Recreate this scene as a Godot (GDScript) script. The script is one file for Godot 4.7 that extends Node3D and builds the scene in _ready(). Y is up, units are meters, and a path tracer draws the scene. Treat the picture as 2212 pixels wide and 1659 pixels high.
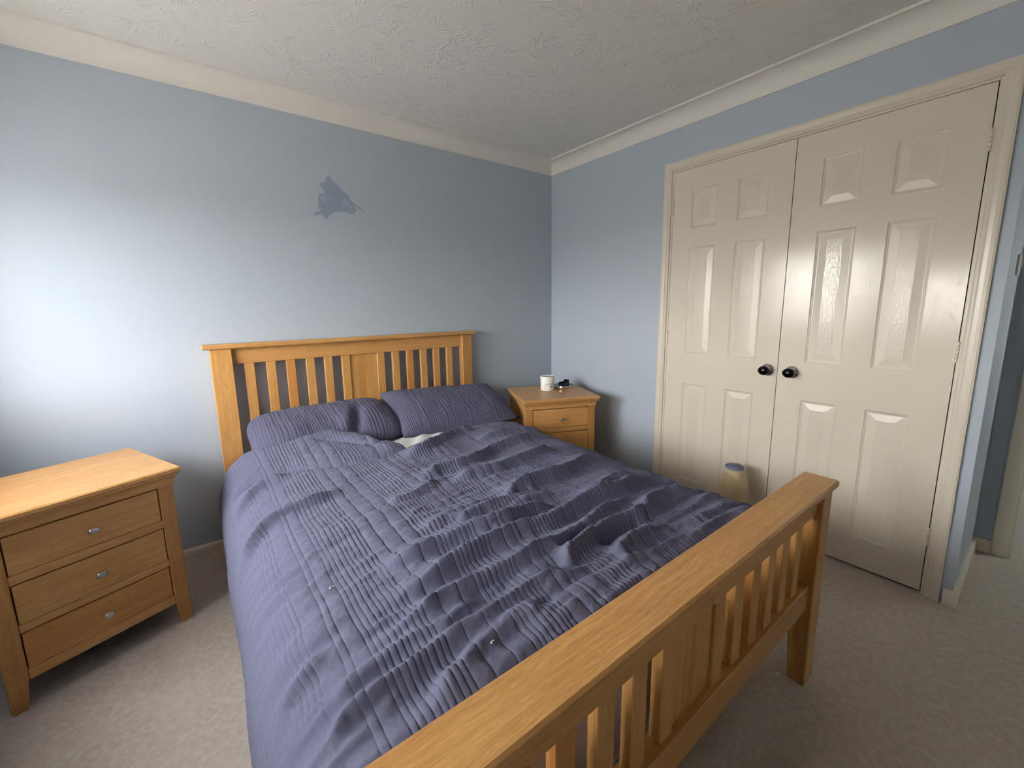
extends Node3D
# A small bedroom: oak slatted bed with a pintucked duvet, two oak bedside cabinets, built-in cupboard doors.
# Axes: x along the headboard wall (0 = corner with the cupboard wall), y up, z out from the headboard wall.

const CEIL := 2.322
const LEFT_X := -3.25
const FRONT_Z := 3.6
const ENTRY_X := 0.66
const END_Z := 2.398

var M := {}
var taken := {}
var rng := RandomNumberGenerator.new()
var tub_at := Vector3(-0.397, 0.6442, 0.385)

func _ready() -> void:
	rng.seed = 7
	# ---------------------------------------------------------------- camera, sky, exposure
	var cam := Camera3D.new()
	cam.name = "camera"
	add_child(cam)
	cam.near = 0.05
	cam.far = 60.0
	cam.projection = Camera3D.PROJECTION_FRUSTUM
	cam.size = 1659.0 / 893.05 * 0.05
	cam.frustum_offset = Vector2(0.0, -23.3 / 893.05 * 0.05)
	cam.transform = Transform3D(Basis(Vector3.UP, -0.6507) * Basis(Vector3.RIGHT, -0.1597) * Basis(Vector3.BACK, -0.0144), Vector3(-2.3385, 1.2327, 2.5253))
	cam.current = true
	var sky_mat := ProceduralSkyMaterial.new()
	sky_mat.sky_top_color = Color(0.97, 0.97, 0.97)
	sky_mat.sky_horizon_color = Color(1.0, 0.985, 0.96)
	sky_mat.sky_curve = 0.2
	sky_mat.sky_energy_multiplier = 1.0
	sky_mat.ground_bottom_color = Color(0.60, 0.59, 0.57)
	sky_mat.ground_horizon_color = Color(0.70, 0.69, 0.67)
	sky_mat.ground_energy_multiplier = 1.0
	var sky := Sky.new()
	sky.sky_material = sky_mat
	var env := Environment.new()
	env.background_mode = Environment.BG_SKY
	env.sky = sky
	env.background_energy_multiplier = 41.0
	env.ambient_light_source = Environment.AMBIENT_SOURCE_DISABLED
	env.tonemap_mode = Environment.TONE_MAPPER_LINEAR
	env.tonemap_exposure = 1.0
	env.sdfgi_enabled = true
	env.ssao_enabled = true
	env.ssil_enabled = true
	var we := WorldEnvironment.new()
	we.name = "world_environment"
	we.environment = env
	add_child(we)

	make_materials()
	build_room()
	build_cupboard()
	var chest = build_cabinet()
	build_bed()
	build_bedding()
	build_small_things(chest)

# ==================================================================== naming helpers
func numbered(n: String) -> String:
	if not taken.has(n):
		taken[n] = 0
		return n
	taken[n] += 1
	return "%s_%03d" % [n, taken[n]]

func tag(o: Node, label: String, category: String, group := "") -> Node:
	o.set_meta("label", label)
	o.set_meta("category", category)
	if group:
		o.set_meta("group", group)
	return o

func thing(called: String, at: Vector3, turn: float, label: String, category: String, group := "") -> Node3D:
	var o := Node3D.new()
	o.name = numbered(called)
	add_child(o)
	o.position = at
	o.rotation.y = turn
	tag(o, label, category, group)
	return o

func obj(called: String, mesh: Mesh, mat: Material, parent: Node = null) -> MeshInstance3D:
	var o := MeshInstance3D.new()
	o.mesh = mesh
	if mat:
		o.material_override = mat
	if parent == null:
		o.name = numbered(called)
		add_child(o)
	else:
		o.name = called
		parent.add_child(o, true)
	return o

func struct(called: String, mesh: Mesh, mat: Material, label: String, category: String) -> MeshInstance3D:
	var o := obj(called, mesh, mat)
	o.set_meta("kind", "structure")
	tag(o, label, category)
	return o

# ==================================================================== mesh helpers
func begin() -> SurfaceTool:
	var st := SurfaceTool.new()
	st.begin(Mesh.PRIMITIVE_TRIANGLES)
	return st

func tri(st: SurfaceTool, a: Vector3, b: Vector3, c: Vector3, n: Vector3, ua := Vector2.ZERO, ub := Vector2.ZERO, uc := Vector2.ZERO) -> void:
	st.set_normal(n)
	if (b - a).cross(c - a).dot(n) > 0.0:
		var t := b
		b = c
		c = t
		var tu := ub
		ub = uc
		uc = tu
	st.set_uv(ua)
	st.add_vertex(a)
	st.set_uv(ub)
	st.add_vertex(b)
	st.set_uv(uc)
	st.add_vertex(c)

func wuv(p: Vector3, n: Vector3, axis: int, off: Vector2) -> Vector2:
	# grain runs along the given axis; v is measured across it
	var an := n.abs()
	var k := 0
	if an.y > an.x and an.y >= an.z:
		k = 1
	elif an.z > an.x and an.z > an.y:
		k = 2
	var along := axis
	if k == axis:
		along = (axis + 1) % 3
	var across := 3 - k - along
	return Vector2(p[along] * 1.0, p[across] * 2.0) + off

func quad(st: SurfaceTool, a: Vector3, b: Vector3, c: Vector3, d: Vector3, hint: Vector3, axis := 0, off := Vector2.ZERO) -> void:
	var n := (b - a).cross(c - a)
	if n.length_squared() < 1e-16:
		n = (c - a).cross(d - a)
	n = n.normalized()
	if n.dot(hint) < 0.0:
		n = -n
	var ua := wuv(a, n, axis, off)
	var ub := wuv(b, n, axis, off)
	var uc := wuv(c, n, axis, off)
	var ud := wuv(d, n, axis, off)
	tri(st, a, b, c, n, ua, ub, uc)
	tri(st, a, c, d, n, ua, uc, ud)

func roff() -> Vector2:
	return Vector2(rng.randf() * 5.0, rng.randf() * 5.0)

# a chamfered box between two corners; grain along axis (-1: longest side)
func box(st: SurfaceTool, lo: Vector3, hi: Vector3, ch := 0.002, axis := -1) -> void:
	var s := hi - lo
	if axis < 0:
		axis = s.max_axis_index()
	hexa(st, lo, hi, lo, hi, ch, axis)

# as box, but the bottom (y = lo.y) rectangle and the top one (y = hi.y) may differ in x and z
func hexa(st: SurfaceTool, blo: Vector3, bhi_: Vector3, tlo_: Vector3, thi: Vector3, ch: float, axis: int) -> void:
	var off := roff()
	var y0 := blo.y
	var y1 := thi.y
	ch = minf(ch, 0.45 * minf(minf(bhi_.x - blo.x, bhi_.z - blo.z), y1 - y0))
	var f := func(sx: float, sy: float, sz: float, ix: float, iy: float, iz: float) -> Vector3:
		# corner with insets ix, iy, iz
		var y := y0 + iy if sy < 0.0 else y1 - iy
		var lo := blo if sy < 0.0 else tlo_
		var hi := bhi_ if sy < 0.0 else thi
		var x := lo.x + ix if sx < 0.0 else hi.x - ix
		var z := lo.z + iz if sz < 0.0 else hi.z - iz
		return Vector3(x, y, z)
	for s in [-1.0, 1.0]:
		quad(st, f.call(s, -1, -1, 0, ch, ch), f.call(s, 1, -1, 0, ch, ch), f.call(s, 1, 1, 0, ch, ch), f.call(s, -1, 1, 0, ch, ch), Vector3(s, 0, 0), axis, off)
		quad(st, f.call(-1, s, -1, ch, 0, ch), f.call(1, s, -1, ch, 0, ch), f.call(1, s, 1, ch, 0, ch), f.call(-1, s, 1, ch, 0, ch), Vector3(0, s, 0), axis, off)
		quad(st, f.call(-1, -1, s, ch, ch, 0), f.call(1, -1, s, ch, ch, 0), f.call(1, 1, s, ch, ch, 0), f.call(-1, 1, s, ch, ch, 0), Vector3(0, 0, s), axis, off)
	if ch <= 0.0:
		return
	for s in [-1.0, 1.0]:
		for t in [-1.0, 1.0]:
			quad(st, f.call(-1, s, t, ch, 0, ch), f.call(1, s, t, ch, 0, ch), f.call(1, s, t, ch, ch, 0), f.call(-1, s, t, ch, ch, 0), Vector3(0, s, t), axis, off)
			quad(st, f.call(s, -1, t, 0, ch, ch), f.call(s, 1, t, 0, ch, ch), f.call(s, 1, t, ch, ch, 0), f.call(s, -1, t, ch, ch, 0), Vector3(s, 0, t), axis, off)
			quad(st, f.call(s, t, -1, 0, ch, ch), f.call(s, t, 1, 0, ch, ch), f.call(s, t, 1, ch, 0, ch), f.call(s, t, -1, ch, 0, ch), Vector3(s, t, 0), axis, off)
			for r in [-1.0, 1.0]:
				tri(st, f.call(s, t, r, 0, ch, ch), f.call(s, t, r, ch, 0, ch), f.call(s, t, r, ch, ch, 0), Vector3(s, t, r).normalized())

func box_mesh(lo: Vector3, hi: Vector3, ch := 0.002, axis := -1) -> ArrayMesh:
	var st := begin()
	box(st, lo, hi, ch, axis)
	return st.commit()

# smooth surface from a grid of points (rows x cols)
func grid_mesh(p: PackedVector3Array, rows: int, cols: int, flip := false, uvs := PackedVector2Array(), wrap := false) -> ArrayMesh:
	var nrm := PackedVector3Array()
	nrm.resize(p.size())
	for r in rows:
		var r0 := maxi(r - 1, 0) * cols
		var r1 := mini(r + 1, rows - 1) * cols
		for k in cols:
			var ka := k - 1
			var kb := k + 1
			if wrap:
				if ka < 0:
					ka = cols - 2
				if kb >= cols:
					kb = 1
			else:
				ka = maxi(ka, 0)
				kb = mini(kb, cols - 1)
			var du: Vector3 = p[r * cols + kb] - p[r * cols + ka]
			var dv: Vector3 = p[r1 + k] - p[r0 + k]
			var n := du.cross(dv)
			if n.length_squared() < 1e-20:
				n = Vector3.UP
			n = n.normalized()
			nrm[r * cols + k] = -n if flip else n
	var idx := PackedInt32Array()
	idx.resize((rows - 1) * (cols - 1) * 6)
	var j := 0
	for r in rows - 1:
		for k in cols - 1:
			var a := r * cols + k
			var b := a + 1
			var c := a + cols
			var d := c + 1
			if flip:
				idx[j] = a
				idx[j + 1] = b
				idx[j + 2] = c
				idx[j + 3] = b
				idx[j + 4] = d
				idx[j + 5] = c
			else:
				idx[j] = a
				idx[j + 1] = c
				idx[j + 2] = b
				idx[j + 3] = b
				idx[j + 4] = c
				idx[j + 5] = d
			j += 6
	var arr := []
	arr.resize(Mesh.ARRAY_MAX)
	arr[Mesh.ARRAY_VERTEX] = p
	arr[Mesh.ARRAY_NORMAL] = nrm
	arr[Mesh.ARRAY_INDEX] = idx
	if uvs.size() == p.size():
		arr[Mesh.ARRAY_TEX_UV] = uvs
	var m := ArrayMesh.new()
	m.add_surface_from_arrays(Mesh.PRIMITIVE_TRIANGLES, arr)
	return m

# lathe round y; profile of (radius, height) from bottom to top, sharp where two points repeat
func lathe(st: SurfaceTool, profile: PackedVector2Array, seg := 32, xf := Transform3D(), sx := 1.0, sz := 1.0) -> void:
	for i in profile.size() - 1:
		var a := profile[i]
		var b := profile[i + 1]
		var t := b - a
		if t.length() < 1e-7:
			continue
		var pn := Vector2(t.y, -t.x).normalized()
		var na := pn
		var nb := pn
		if i > 0 and profile[i - 1].distance_to(a) > 1e-7:
			var q := a - profile[i - 1]
			var qn := Vector2(q.y, -q.x).normalized()
			if qn.dot(pn) > 0.6:
				na = (qn + pn).normalized()
		if i + 2 < profile.size() and profile[i + 2].distance_to(b) > 1e-7:
			var q2 := profile[i + 2] - b
			var qn2 := Vector2(q2.y, -q2.x).normalized()
			if qn2.dot(pn) > 0.6:
				nb = (qn2 + pn).normalized()
		for k in seg:
			var t0 := TAU * k / seg
			var t1 := TAU * (k + 1) / seg
			var c0 := Vector2(cos(t0) * sx, sin(t0) * sz)
			var c1 := Vector2(cos(t1) * sx, sin(t1) * sz)
			var v := [Vector3(a.x * c0.x, a.y, a.x * c0.y), Vector3(a.x * c1.x, a.y, a.x * c1.y), Vector3(b.x * c1.x, b.y, b.x * c1.y), Vector3(b.x * c0.x, b.y, b.x * c0.y)]
			var d0 := Vector2(cos(t0) / sx, sin(t0) / sz).normalized()
			var d1 := Vector2(cos(t1) / sx, sin(t1) / sz).normalized()
			var n := [Vector3(na.x * d0.x, na.y, na.x * d0.y).normalized(), Vector3(na.x * d1.x, na.y, na.x * d1.y).normalized(), Vector3(nb.x * d1.x, nb.y, nb.x * d1.y).normalized(), Vector3(nb.x * d0.x, nb.y, nb.x * d0.y).normalized()]
			var mid := Vector3(pn.x * (d0.x + d1.x), 2.0 * pn.y, pn.x * (d0.y + d1.y))
			var u0 := float(k) / seg
			var u1 := float(k + 1) / seg
			for f in [[0, 1, 2], [0, 2, 3]]:
				var pa: Vector3 = v[f[0]]
				var pb: Vector3 = v[f[1]]
				var pc: Vector3 = v[f[2]]
				if pa.distance_to(pb) < 1e-7 or pb.distance_to(pc) < 1e-7 or pa.distance_to(pc) < 1e-7:
					continue
				var order: Array = [f[0], f[1], f[2]]
				if (pb - pa).cross(pc - pa).dot(mid) > 0.0:
					order = [f[0], f[2], f[1]]
				for q3 in order:
					st.set_normal((xf.basis * (n[q3] as Vector3)).normalized())
					st.set_uv(Vector2(u1 if (q3 == 1 or q3 == 2) else u0, a.y if q3 < 2 else b.y))
					st.add_vertex(xf * (v[q3] as Vector3))

# tube through points with a radius
func tube(st: SurfaceTool, pts: PackedVector3Array, r: float, seg := 5, r_end := -1.0) -> void:
	var n := pts.size()
	var prev := []
	var ref := Vector3(0.31, 0.9, 0.2).normalized()
	for i in n:
		var t: Vector3 = (pts[mini(i + 1, n - 1)] - pts[maxi(i - 1, 0)]).normalized()
		var s := t.cross(ref).normalized()
		var w := s.cross(t)
		var rr := r if r_end < 0.0 else lerpf(r, r_end, float(i) / (n - 1))
		var ring := []
		for k in seg:
			var a := TAU * k / seg
			var d := s * cos(a) + w * sin(a)
			ring.append([pts[i] + d * rr, d])
		if i > 0:
			for k in seg:
				var k2 := (k + 1) % seg
				var q := [prev[k], prev[k2], ring[k2], ring[k]]
				var hint: Vector3 = q[0][1] + q[1][1]
				for f in [[0, 1, 2], [0, 2, 3]]:
					var o: Array = f
					var pa: Vector3 = q[f[0]][0]
					if ((q[f[1]][0] as Vector3) - pa).cross((q[f[2]][0] as Vector3) - pa).dot(hint) > 0.0:
						o = [f[0], f[2], f[1]]
					for v in o:
						st.set_normal(q[v][1])
						st.set_uv(Vector2(0.0, float(i) / n))
						st.add_vertex(q[v][0])
		prev = ring

# extrude a 2D outline: at(u, v) of the plane spanned by ex, ey; depth along ex x ey direction given
func prism(st: SurfaceTool, outline: PackedVector2Array, at: Vector3, ex: Vector3, ey: Vector3, dir: Vector3) -> void:
	var ids := Geometry2D.triangulate_polygon(outline)
	var up := dir.normalized()
	for k in range(0, ids.size(), 3):
		var v := []
		for q in 3:
			var p := outline[ids[k + q]]
			v.append(at + ex * p.x + ey * p.y)
		tri(st, v[0] + dir, v[1] + dir, v[2] + dir, up)
		tri(st, v[0], v[1], v[2], -up)
	var mid := Vector2.ZERO
	var area := 0.0
	for i in outline.size():
		area += outline[i].cross(outline[(i + 1) % outline.size()])
	for i in outline.size():
		var a := outline[i]
		var b := outline[(i + 1) % outline.size()]
		var e := b - a
		var n2 := Vector2(e.y, -e.x) * signf(area)
		var n := (ex * n2.x + ey * n2.y).normalized()
		quad(st, at + ex * a.x + ey * a.y, at + ex * b.x + ey * b.y, at + ex * b.x + ey * b.y + dir, at + ex * a.x + ey * a.y + dir, n)

# sweep a profile (out, up) along a straight line; smooth across the profile
func swept(st: SurfaceTool, prof: PackedVector2Array, a: Vector3, b: Vector3, out: Vector3, smooth := true, mit_a := 0.0, mit_b := 0.0) -> void:
	var dir := (b - a).normalized()
	for i in prof.size() - 1:
		var p := prof[i]
		var q := prof[i + 1]
		var e := q - p
		var nn := Vector2(e.y, -e.x).normalized()
		var n0 := nn
		var n1 := nn
		if smooth and i > 0:
			var e0 := p - prof[i - 1]
			var m0 := Vector2(e0.y, -e0.x).normalized()
			if m0.dot(nn) > 0.7:
				n0 = (m0 + nn).normalized()
		if smooth and i + 2 < prof.size():
			var e1 := prof[i + 2] - q
			var m1 := Vector2(e1.y, -e1.x).normalized()
			if m1.dot(nn) > 0.7:
				n1 = (m1 + nn).normalized()
		var pa := a + out * p.x + Vector3.UP * p.y + dir * p.x * mit_a
		var pb := b + out * p.x + Vector3.UP * p.y - dir * p.x * mit_b
		var qa := a + out * q.x + Vector3.UP * q.y + dir * q.x * mit_a
		var qb := b + out * q.x + Vector3.UP * q.y - dir * q.x * mit_b
		var N0 := out * n0.x + Vector3.UP * n0.y
		var N1 := out * n1.x + Vector3.UP * n1.y
		for f in [[pa, pb, qb, N0, N0, N1], [pa, qb, qa, N0, N1, N1]]:
			var v := [f[0], f[1], f[2]]
			var n := [f[3], f[4], f[5]]
			var o := [0, 1, 2]
			if ((v[1] as Vector3) - v[0]).cross((v[2] as Vector3) - v[0]).dot(N0 + N1) > 0.0:
				o = [0, 2, 1]
			for k in o:
				st.set_normal((n[k] as Vector3).normalized())
				st.set_uv(Vector2((v[k] as Vector3).dot(dir), (v[k] as Vector3).y))
				st.add_vertex(v[k])

# ==================================================================== materials
func noise(freq: float, seed_: int, oct := 3, kind := FastNoiseLite.TYPE_SIMPLEX_SMOOTH) -> FastNoiseLite:
	var n := FastNoiseLite.new()
	n.noise_type = kind
	n.seed = seed_
	n.frequency = freq
	n.fractal_octaves = oct
	return n

func mat(c: Color, rough: float, metal := 0.0) -> StandardMaterial3D:
	var m := StandardMaterial3D.new()
	m.albedo_color = c
	m.roughness = rough
	m.metallic = metal
	return m

func tex(im: Image) -> ImageTexture:
	return ImageTexture.create_from_image(im)

# seamless grey image from noise, 0..1, as bytes
func grey(n: FastNoiseLite, w: int, h: int) -> Image:
	return n.get_seamless_image(w, h, false, false, 0.45)

func oak_image(seed_: int) -> Image:
	var w := 1024
	var h := 512
	var fine := noise(0.35, seed_, 2)
	var mid := noise(0.05, seed_ + 1, 3)
	var broad := noise(0.008, seed_ + 2, 2)
	var warp := noise(0.006, seed_ + 3, 2)
	var fl := noise(0.09, seed_ + 4, 2)
	var im := Image.create_empty(w, h, false, Image.FORMAT_RGB8)
	var c0 := Color(0.67, 0.468, 0.258)
	var c1 := Color(0.865, 0.665, 0.415)
	for y in h:
		for x in w:
			var wv := y + 14.0 * warp.get_noise_2d(x * 0.35, y * 1.6)
			var edge := minf(1.0, minf(minf(x, w - x), minf(y, h - y)) / 24.0)
			var rings := mid.get_noise_2d(x * 0.022, wv * 2.2)
			var streak := fine.get_noise_2d(x * 0.05, wv * 1.0)
			var b := broad.get_noise_2d(x * 0.4, y * 2.0)
			var fleck := fl.get_noise_2d(x * 0.35, y * 1.0)
			var t := 0.56 + 0.30 * rings + 0.20 * streak + 0.15 * b
			if fleck > 0.42:
				t += 0.16 * (fleck - 0.42) / 0.3
			if streak < -0.38:
				t -= 0.14
			t = lerpf(0.56, t, 0.3 + 0.7 * edge) + 0.05
			im.set_pixel(x, y, c0.lerp(c1, clampf(t, 0.0, 1.0)))
	return im

func relief(m: StandardMaterial3D, im: Image, scale: Vector3, depth_cm: float) -> void:
	m.uv1_triplanar = true
	m.uv1_world_triplanar = true
	m.uv1_scale = scale
	m.uv1_triplanar_sharpness = 8.0
	m.heightmap_enabled = true
	m.heightmap_texture = tex(im)
	m.heightmap_scale = depth_cm

# brushed "fan" stipple of a textured ceiling
func stipple_image() -> Image:
	var s := 1024
	var buf := PackedFloat32Array()
	buf.resize(s * s)
	var lump := noise(0.01, 55, 3)
	var r := RandomNumberGenerator.new()
	r.seed = 99
	for q in 430:
		var c := Vector2(r.randf() * s, r.randf() * s)
		var a := r.randf() * TAU
		var spread := r.randf_range(0.5, 1.3)
		var cnt := r.randi_range(6, 13)
		var hgt := r.randf_range(0.35, 1.0)
		for k in cnt:
			var ang := a + spread * (float(k) / cnt - 0.5) * 2.0 + r.randf_range(-0.08, 0.08)
			var p := c + Vector2.from_angle(ang) * r.randf_range(6, 22)
			var n := r.randi_range(12, 40)
			var bend := r.randf_range(-0.03, 0.03)
			var hh := hgt * r.randf_range(0.4, 1.0)
			for i in n:
				p += Vector2.from_angle(ang)
				ang += bend
				var e := hh * sin(PI * (i + 1.0) / (n + 1.0))
				for dy in range(-2, 3):
					for dx in range(-2, 3):
						var ix := posmod(int(p.x) + dx, s)
						var iy := posmod(int(p.y) + dy, s)
						var d := Vector2(int(p.x) + dx, int(p.y) + dy).distance_to(p)
						var v := e * maxf(0.0, 1.0 - d / 2.3)
						if v > buf[iy * s + ix]:
							buf[iy * s + ix] = v
	var im := Image.create_empty(s, s, false, Image.FORMAT_L8)
	var base := grey(noise(0.02, 12, 4), s, s)
	for y in s:
		for x in s:
			im.set_pixel(x, y, Color.from_hsv(0, 0, clampf(0.72 * buf[y * s + x] + 0.28 * base.get_pixel(x, y).r, 0, 1)))
	return im

func make_materials() -> void:
	var oak_a := oak_image(3)
	var oak_t := tex(oak_a)
	for k in [["oak", Color(1, 1, 1)], ["oak_pale", Color(1.0, 1.0, 0.97)], ["oak_dark", Color(0.92, 0.9, 0.87)], ["oak_red", Color(0.98, 0.92, 0.86)]]:
		var m := mat(k[1], 0.3)
		m.albedo_texture = oak_t
		m.metallic_specular = 0.45
		M[k[0]] = m
	M.oak_polished = M.oak.duplicate()
	M.oak_polished.roughness = 0.19
	# walls
	var fine := grey(noise(0.09, 21, 3), 512, 512)
	M.wall = mat(Color(0.722, 0.765, 0.812), 0.45)
	relief(M.wall, fine, Vector3.ONE * 2.2, 0.012)
	M.wall_pale = mat(Color(0.90, 0.89, 0.87), 0.6)
	M.patch = mat(Color(0.585, 0.645, 0.72), 0.6)
	M.patch_thin = mat(Color(0.645, 0.70, 0.765), 0.6)
	M.landing = mat(Color(0.48, 0.60, 0.62), 0.7)
	M.ceiling = mat(Color(0.92, 0.91, 0.89), 0.75)
	relief(M.ceiling, stipple_image(), Vector3.ONE * 0.62, 0.42)
	M.coving = mat(Color(0.92, 0.905, 0.88), 0.7)
	M.gloss = mat(Color(0.89, 0.855, 0.79), 0.28)
	# embossed wood grain of the moulded doors
	var g := Image.create_empty(1024, 1024, false, Image.FORMAT_L8)
	var gn := noise(0.11, 31, 3)
	var gw := noise(0.012, 32, 2)
	for y in 1024:
		for x in 1024:
			var e := minf(1.0, minf(minf(x, 1024 - x), minf(y, 1024 - y)) / 30.0)
			var v := gn.get_noise_2d(x * 1.5 + 26.0 * gw.get_noise_2d(x, y * 0.7), y * 0.085)
			g.set_pixel(x, y, Color.from_hsv(0, 0, 0.5 + 0.5 * e * v))
	M.door = mat(Color(0.89, 0.855, 0.79), 0.14)
	M.door.metallic_specular = 0.42
	relief(M.door, g, Vector3(1.0, 1.0, 1.0) * 1.3, 0.02)
	# cathedral figure on the raised fields
	var cg := Image.create_empty(256, 1024, false, Image.FORMAT_L8)
	for y in 1024:
		for x in 256:
			var px := (x - 128.0) / 128.0 + 0.25 * gw.get_noise_2d(x * 0.6, y * 0.25)
			var v := y / 1024.0 * 15.0 - 2.6 * px * px + 0.9 * gw.get_noise_2d(x * 2.0 + 300.0, y * 0.8)
			var s := pow(0.5 + 0.5 * sin(v * TAU), 3.0)
			cg.set_pixel(x, y, Color.from_hsv(0, 0, clampf(s * 0.75 + 0.25 * (0.5 + 0.5 * gn.get_noise_2d(x * 1.5, y * 0.1)), 0, 1)))
	M.door_field = mat(Color(0.89, 0.855, 0.79), 0.14)
	M.door_field.metallic_specular = 0.5
	M.door_field.heightmap_enabled = true
	M.door_field.heightmap_texture = tex(cg)
	M.door_field.heightmap_scale = 0.03
	M.gap = mat(Color(0.16, 0.11, 0.09), 0.9)
	# carpet
	var pile := grey(noise(0.2, 41, 5), 1024, 1024)
	var blot := grey(noise(0.012, 43, 4), 1024, 1024)
	var ci := Image.create_empty(1024, 1024, false, Image.FORMAT_RGB8)
	for y in 1024:
		for x in 1024:
			var t := 0.55 * pile.get_pixel(x, y).r + 0.45 * blot.get_pixel(x, y).r
			ci.set_pixel(x, y, Color(0.69, 0.665, 0.64).lerp(Color(0.83, 0.805, 0.775), clampf((t - 0.2) * 1.6, 0, 1)))
	M.carpet = mat(Color(1.0, 0.975, 0.94), 0.95)
	M.carpet.albedo_texture = tex(ci)
	relief(M.carpet, pile, Vector3.ONE * 2.9, 0.13)
	M.carpet.metallic_specular = 0.15
	# bedding
	var weave := grey(noise(0.22, 61, 2), 512, 512)
	M.duvet = mat(Color(0.395, 0.40, 0.485), 0.9)
	M.duvet.rim_enabled = true
	M.duvet.rim = 0.35
	M.duvet.rim_tint = 0.6
	M.duvet.metallic_specular = 0.2
	relief(M.duvet, weave, Vector3.ONE * 6.0, 0.04)
	M.pillow = M.duvet.duplicate()
	M.pillow.albedo_color = Color(0.365, 0.365, 0.45)
	M.sheet = mat(Color(0.95, 0.945, 0.94), 0.85)
	M.mattress = mat(Color(0.88, 0.83, 0.82), 0.9)
	relief(M.mattress, weave, Vector3.ONE * 4.0, 0.08)
	# metals and small things
	M.steel = mat(Color(0.78, 0.76, 0.73), 0.28, 1.0)
	M.chrome = mat(Color(0.82, 0.82, 0.83), 0.12, 1.0)
	M.black_metal = mat(Color(0.085, 0.065, 0.065), 0.16, 0.55)
	M.white_plastic = mat(Color(0.97, 0.97, 0.95), 0.3)
	M.tub_inside = mat(Color(0.66, 0.66, 0.62), 0.5)
	M.green_ink = mat(Color(0.42, 0.55, 0.22), 0.6)
	M.grey_ink = mat(Color(0.55, 0.55, 0.5), 0.6)
	M.rubber = mat(Color(0.03, 0.03, 0.035), 0.5)
	M.dark_glass = mat(Color(0.02, 0.02, 0.025), 0.08)
	M.tin_top = mat(Color(0.16, 0.17, 0.19), 0.2, 0.6)
	M.sisal = mat(Color(0.93, 0.85, 0.69), 0.95)
	M.blue_pile = mat(Color(0.50, 0.52, 0.62), 0.95)
	M.lint = mat(Color(0.88, 0.86, 0.82), 0.9)
	M.upvc = mat(Color(0.9, 0.9, 0.9), 0.3)
	var pane := mat(Color(0.95, 0.97, 0.97, 0.06), 0.02)
	pane.transparency = BaseMaterial3D.TRANSPARENCY_ALPHA
	M.pane = pane

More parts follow.
